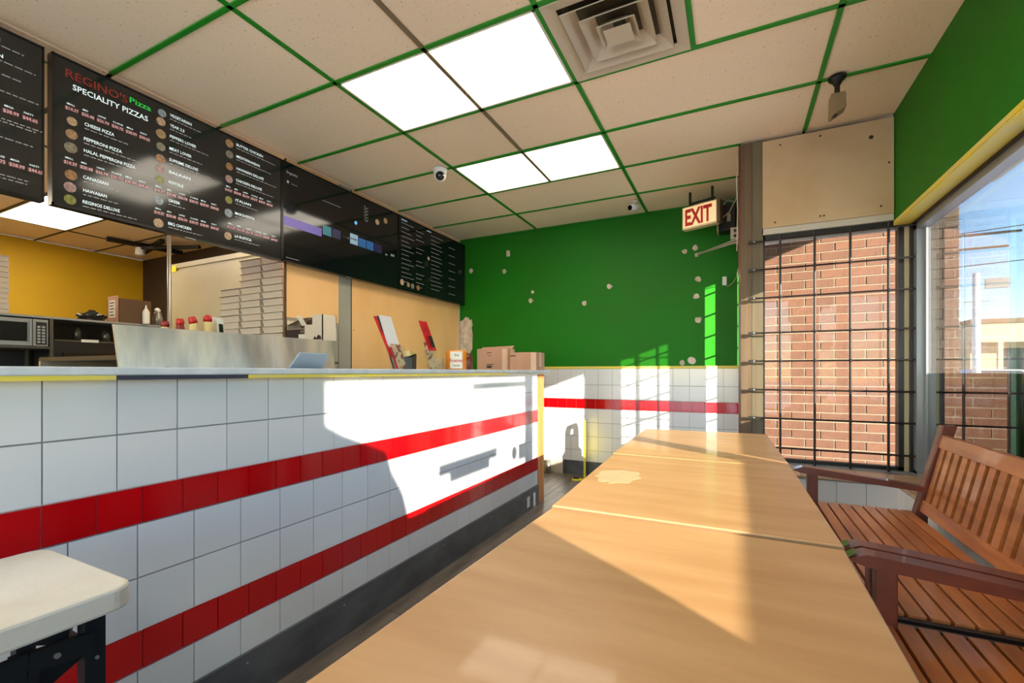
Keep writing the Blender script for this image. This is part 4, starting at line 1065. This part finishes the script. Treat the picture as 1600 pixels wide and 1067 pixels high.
# shopping strip across the road
bd = thing('strip_mall', 'low beige shop building across the parking lot', 'building', (21.0, 62, -.2))
B(0,34,0,12,0,6.0).build('wall', 'stucco', bd)
B(-.6,34,-2.2,0,4.1,5.9).build('fascia', 'stucco', bd); B(-.8,34,-2.4,0,5.9,6.3).build('parapet_cap', 'stucco_dark', bd)
for k in range(6):
    B(2.0+3.6*k, 4.8+3.6*k, -.06, 0, .3, 3.6).build('shop_window', 'store_glass', bd)
B(7.6,11.0,-2.26,-2.2,4.95,5.25).build('sign_line', 'stucco_dark', bd); B(7.9,10.8,-2.26,-2.2,4.55,4.68).build('sign_line', 'stucco_dark', bd)
for x in (8.3, 10.0): B(x,x+1.3,2,4,6.0,7.6).build('roof_unit', 'clamp', bd)
for x in (1.2,5.6): B(x,x+.35,-2.2,-1.85,0,4.1).build('column', 'stucco', bd)
b2_ = thing('far_house', 'dark distant building beside the white street pole', 'building', (16.5, 66, -.2))
B(0,3.8,0,6,0,5.2).build('wall', 'stucco_dark', b2_); B(-.3,4.1,-.3,6,5.2,5.7).build('roof', 'pole_dark', b2_); B(.5,2.6,-.05,0,2.5,3.6).build('window', 'store_glass', b2_)
def car(x, y, m, label, rz=0):
    t = thing('parked_car', label, 'car', (x, y, -.2), rz, 'cars in the parking lot')
    MB().prism([(-2.1,.35),(-2.15,.75),(-1.3,.95),(-.75,1.42),(.75,1.42),(1.35,.98),(2.1,.85),(2.15,.35)], 'y', -.85, .85).build('body', m, t, bevel=.06)
    MB().prism([(-1.2,.97),(-.7,1.37),(.7,1.37),(1.2,.99)], 'y', -.86, .86).build('side_windows', 'store_glass', t)
    for sx in (-1.35,1.35):
        for sy in (-.8,.8):
            MB().tube([(sx,sy-.1,.33),(sx,sy+.1,.33)], .33, 14).build('wheel', 'tyre', t)
car(9.8, 27.5, 'car_white', 'white parked car outside near the white street pole', .2)
car(13.5, 31.0, 'car_dark', 'dark parked car in front of the beige shops', .1)
car(20.0, 40.0, 'car_white', 'pale car parked by the beige shop windows', .0)
car(19.0, 48.0, 'car_red', 'dull red car parked far across the lot', 0)
t = thing('street_pole', 'white street pole outside beyond the big window', 'pole', (6.78, 19.6, -.2))
MB().tube([(0,0,0),(0,0,4.4)], [.11,.09], 12).build('pole_shaft', 'pole_white', t, smooth=True)
B(.2,.75,-.05,.05,3.9,4.2).build('sign_plate', 'clamp', t); B(-.3,.3,-.05,.05,3.5,3.52).build('cross_arm', 'clamp', t)
t = thing('utility_pole', 'dark utility pole with cross arms seen against the sky', 'pole', (13.3, 41.5, -.2))
MB().tube([(0,0,0),(0,0,11.0)], [.2,.13], 10).build('pole_shaft', 'pole_dark', t)
for z, w in ((10.3,3.2),(9.4,2.6)): B(.0,w,-.06,.06,z,z+.14).build('cross_arm', 'pole_dark', t)
for z, l in ((10.5,'upper thin power line crossing the sky outside'), (8.3,'lower thin power line crossing the sky outside')):
    tag(MB().tube([(-16.7,61.5,z+.4),(13.1,41.5,z-.2),(53.3,35.5,z+1.0)], .03, 5).build('power_line', 'pole_dark'), l, 'power line')
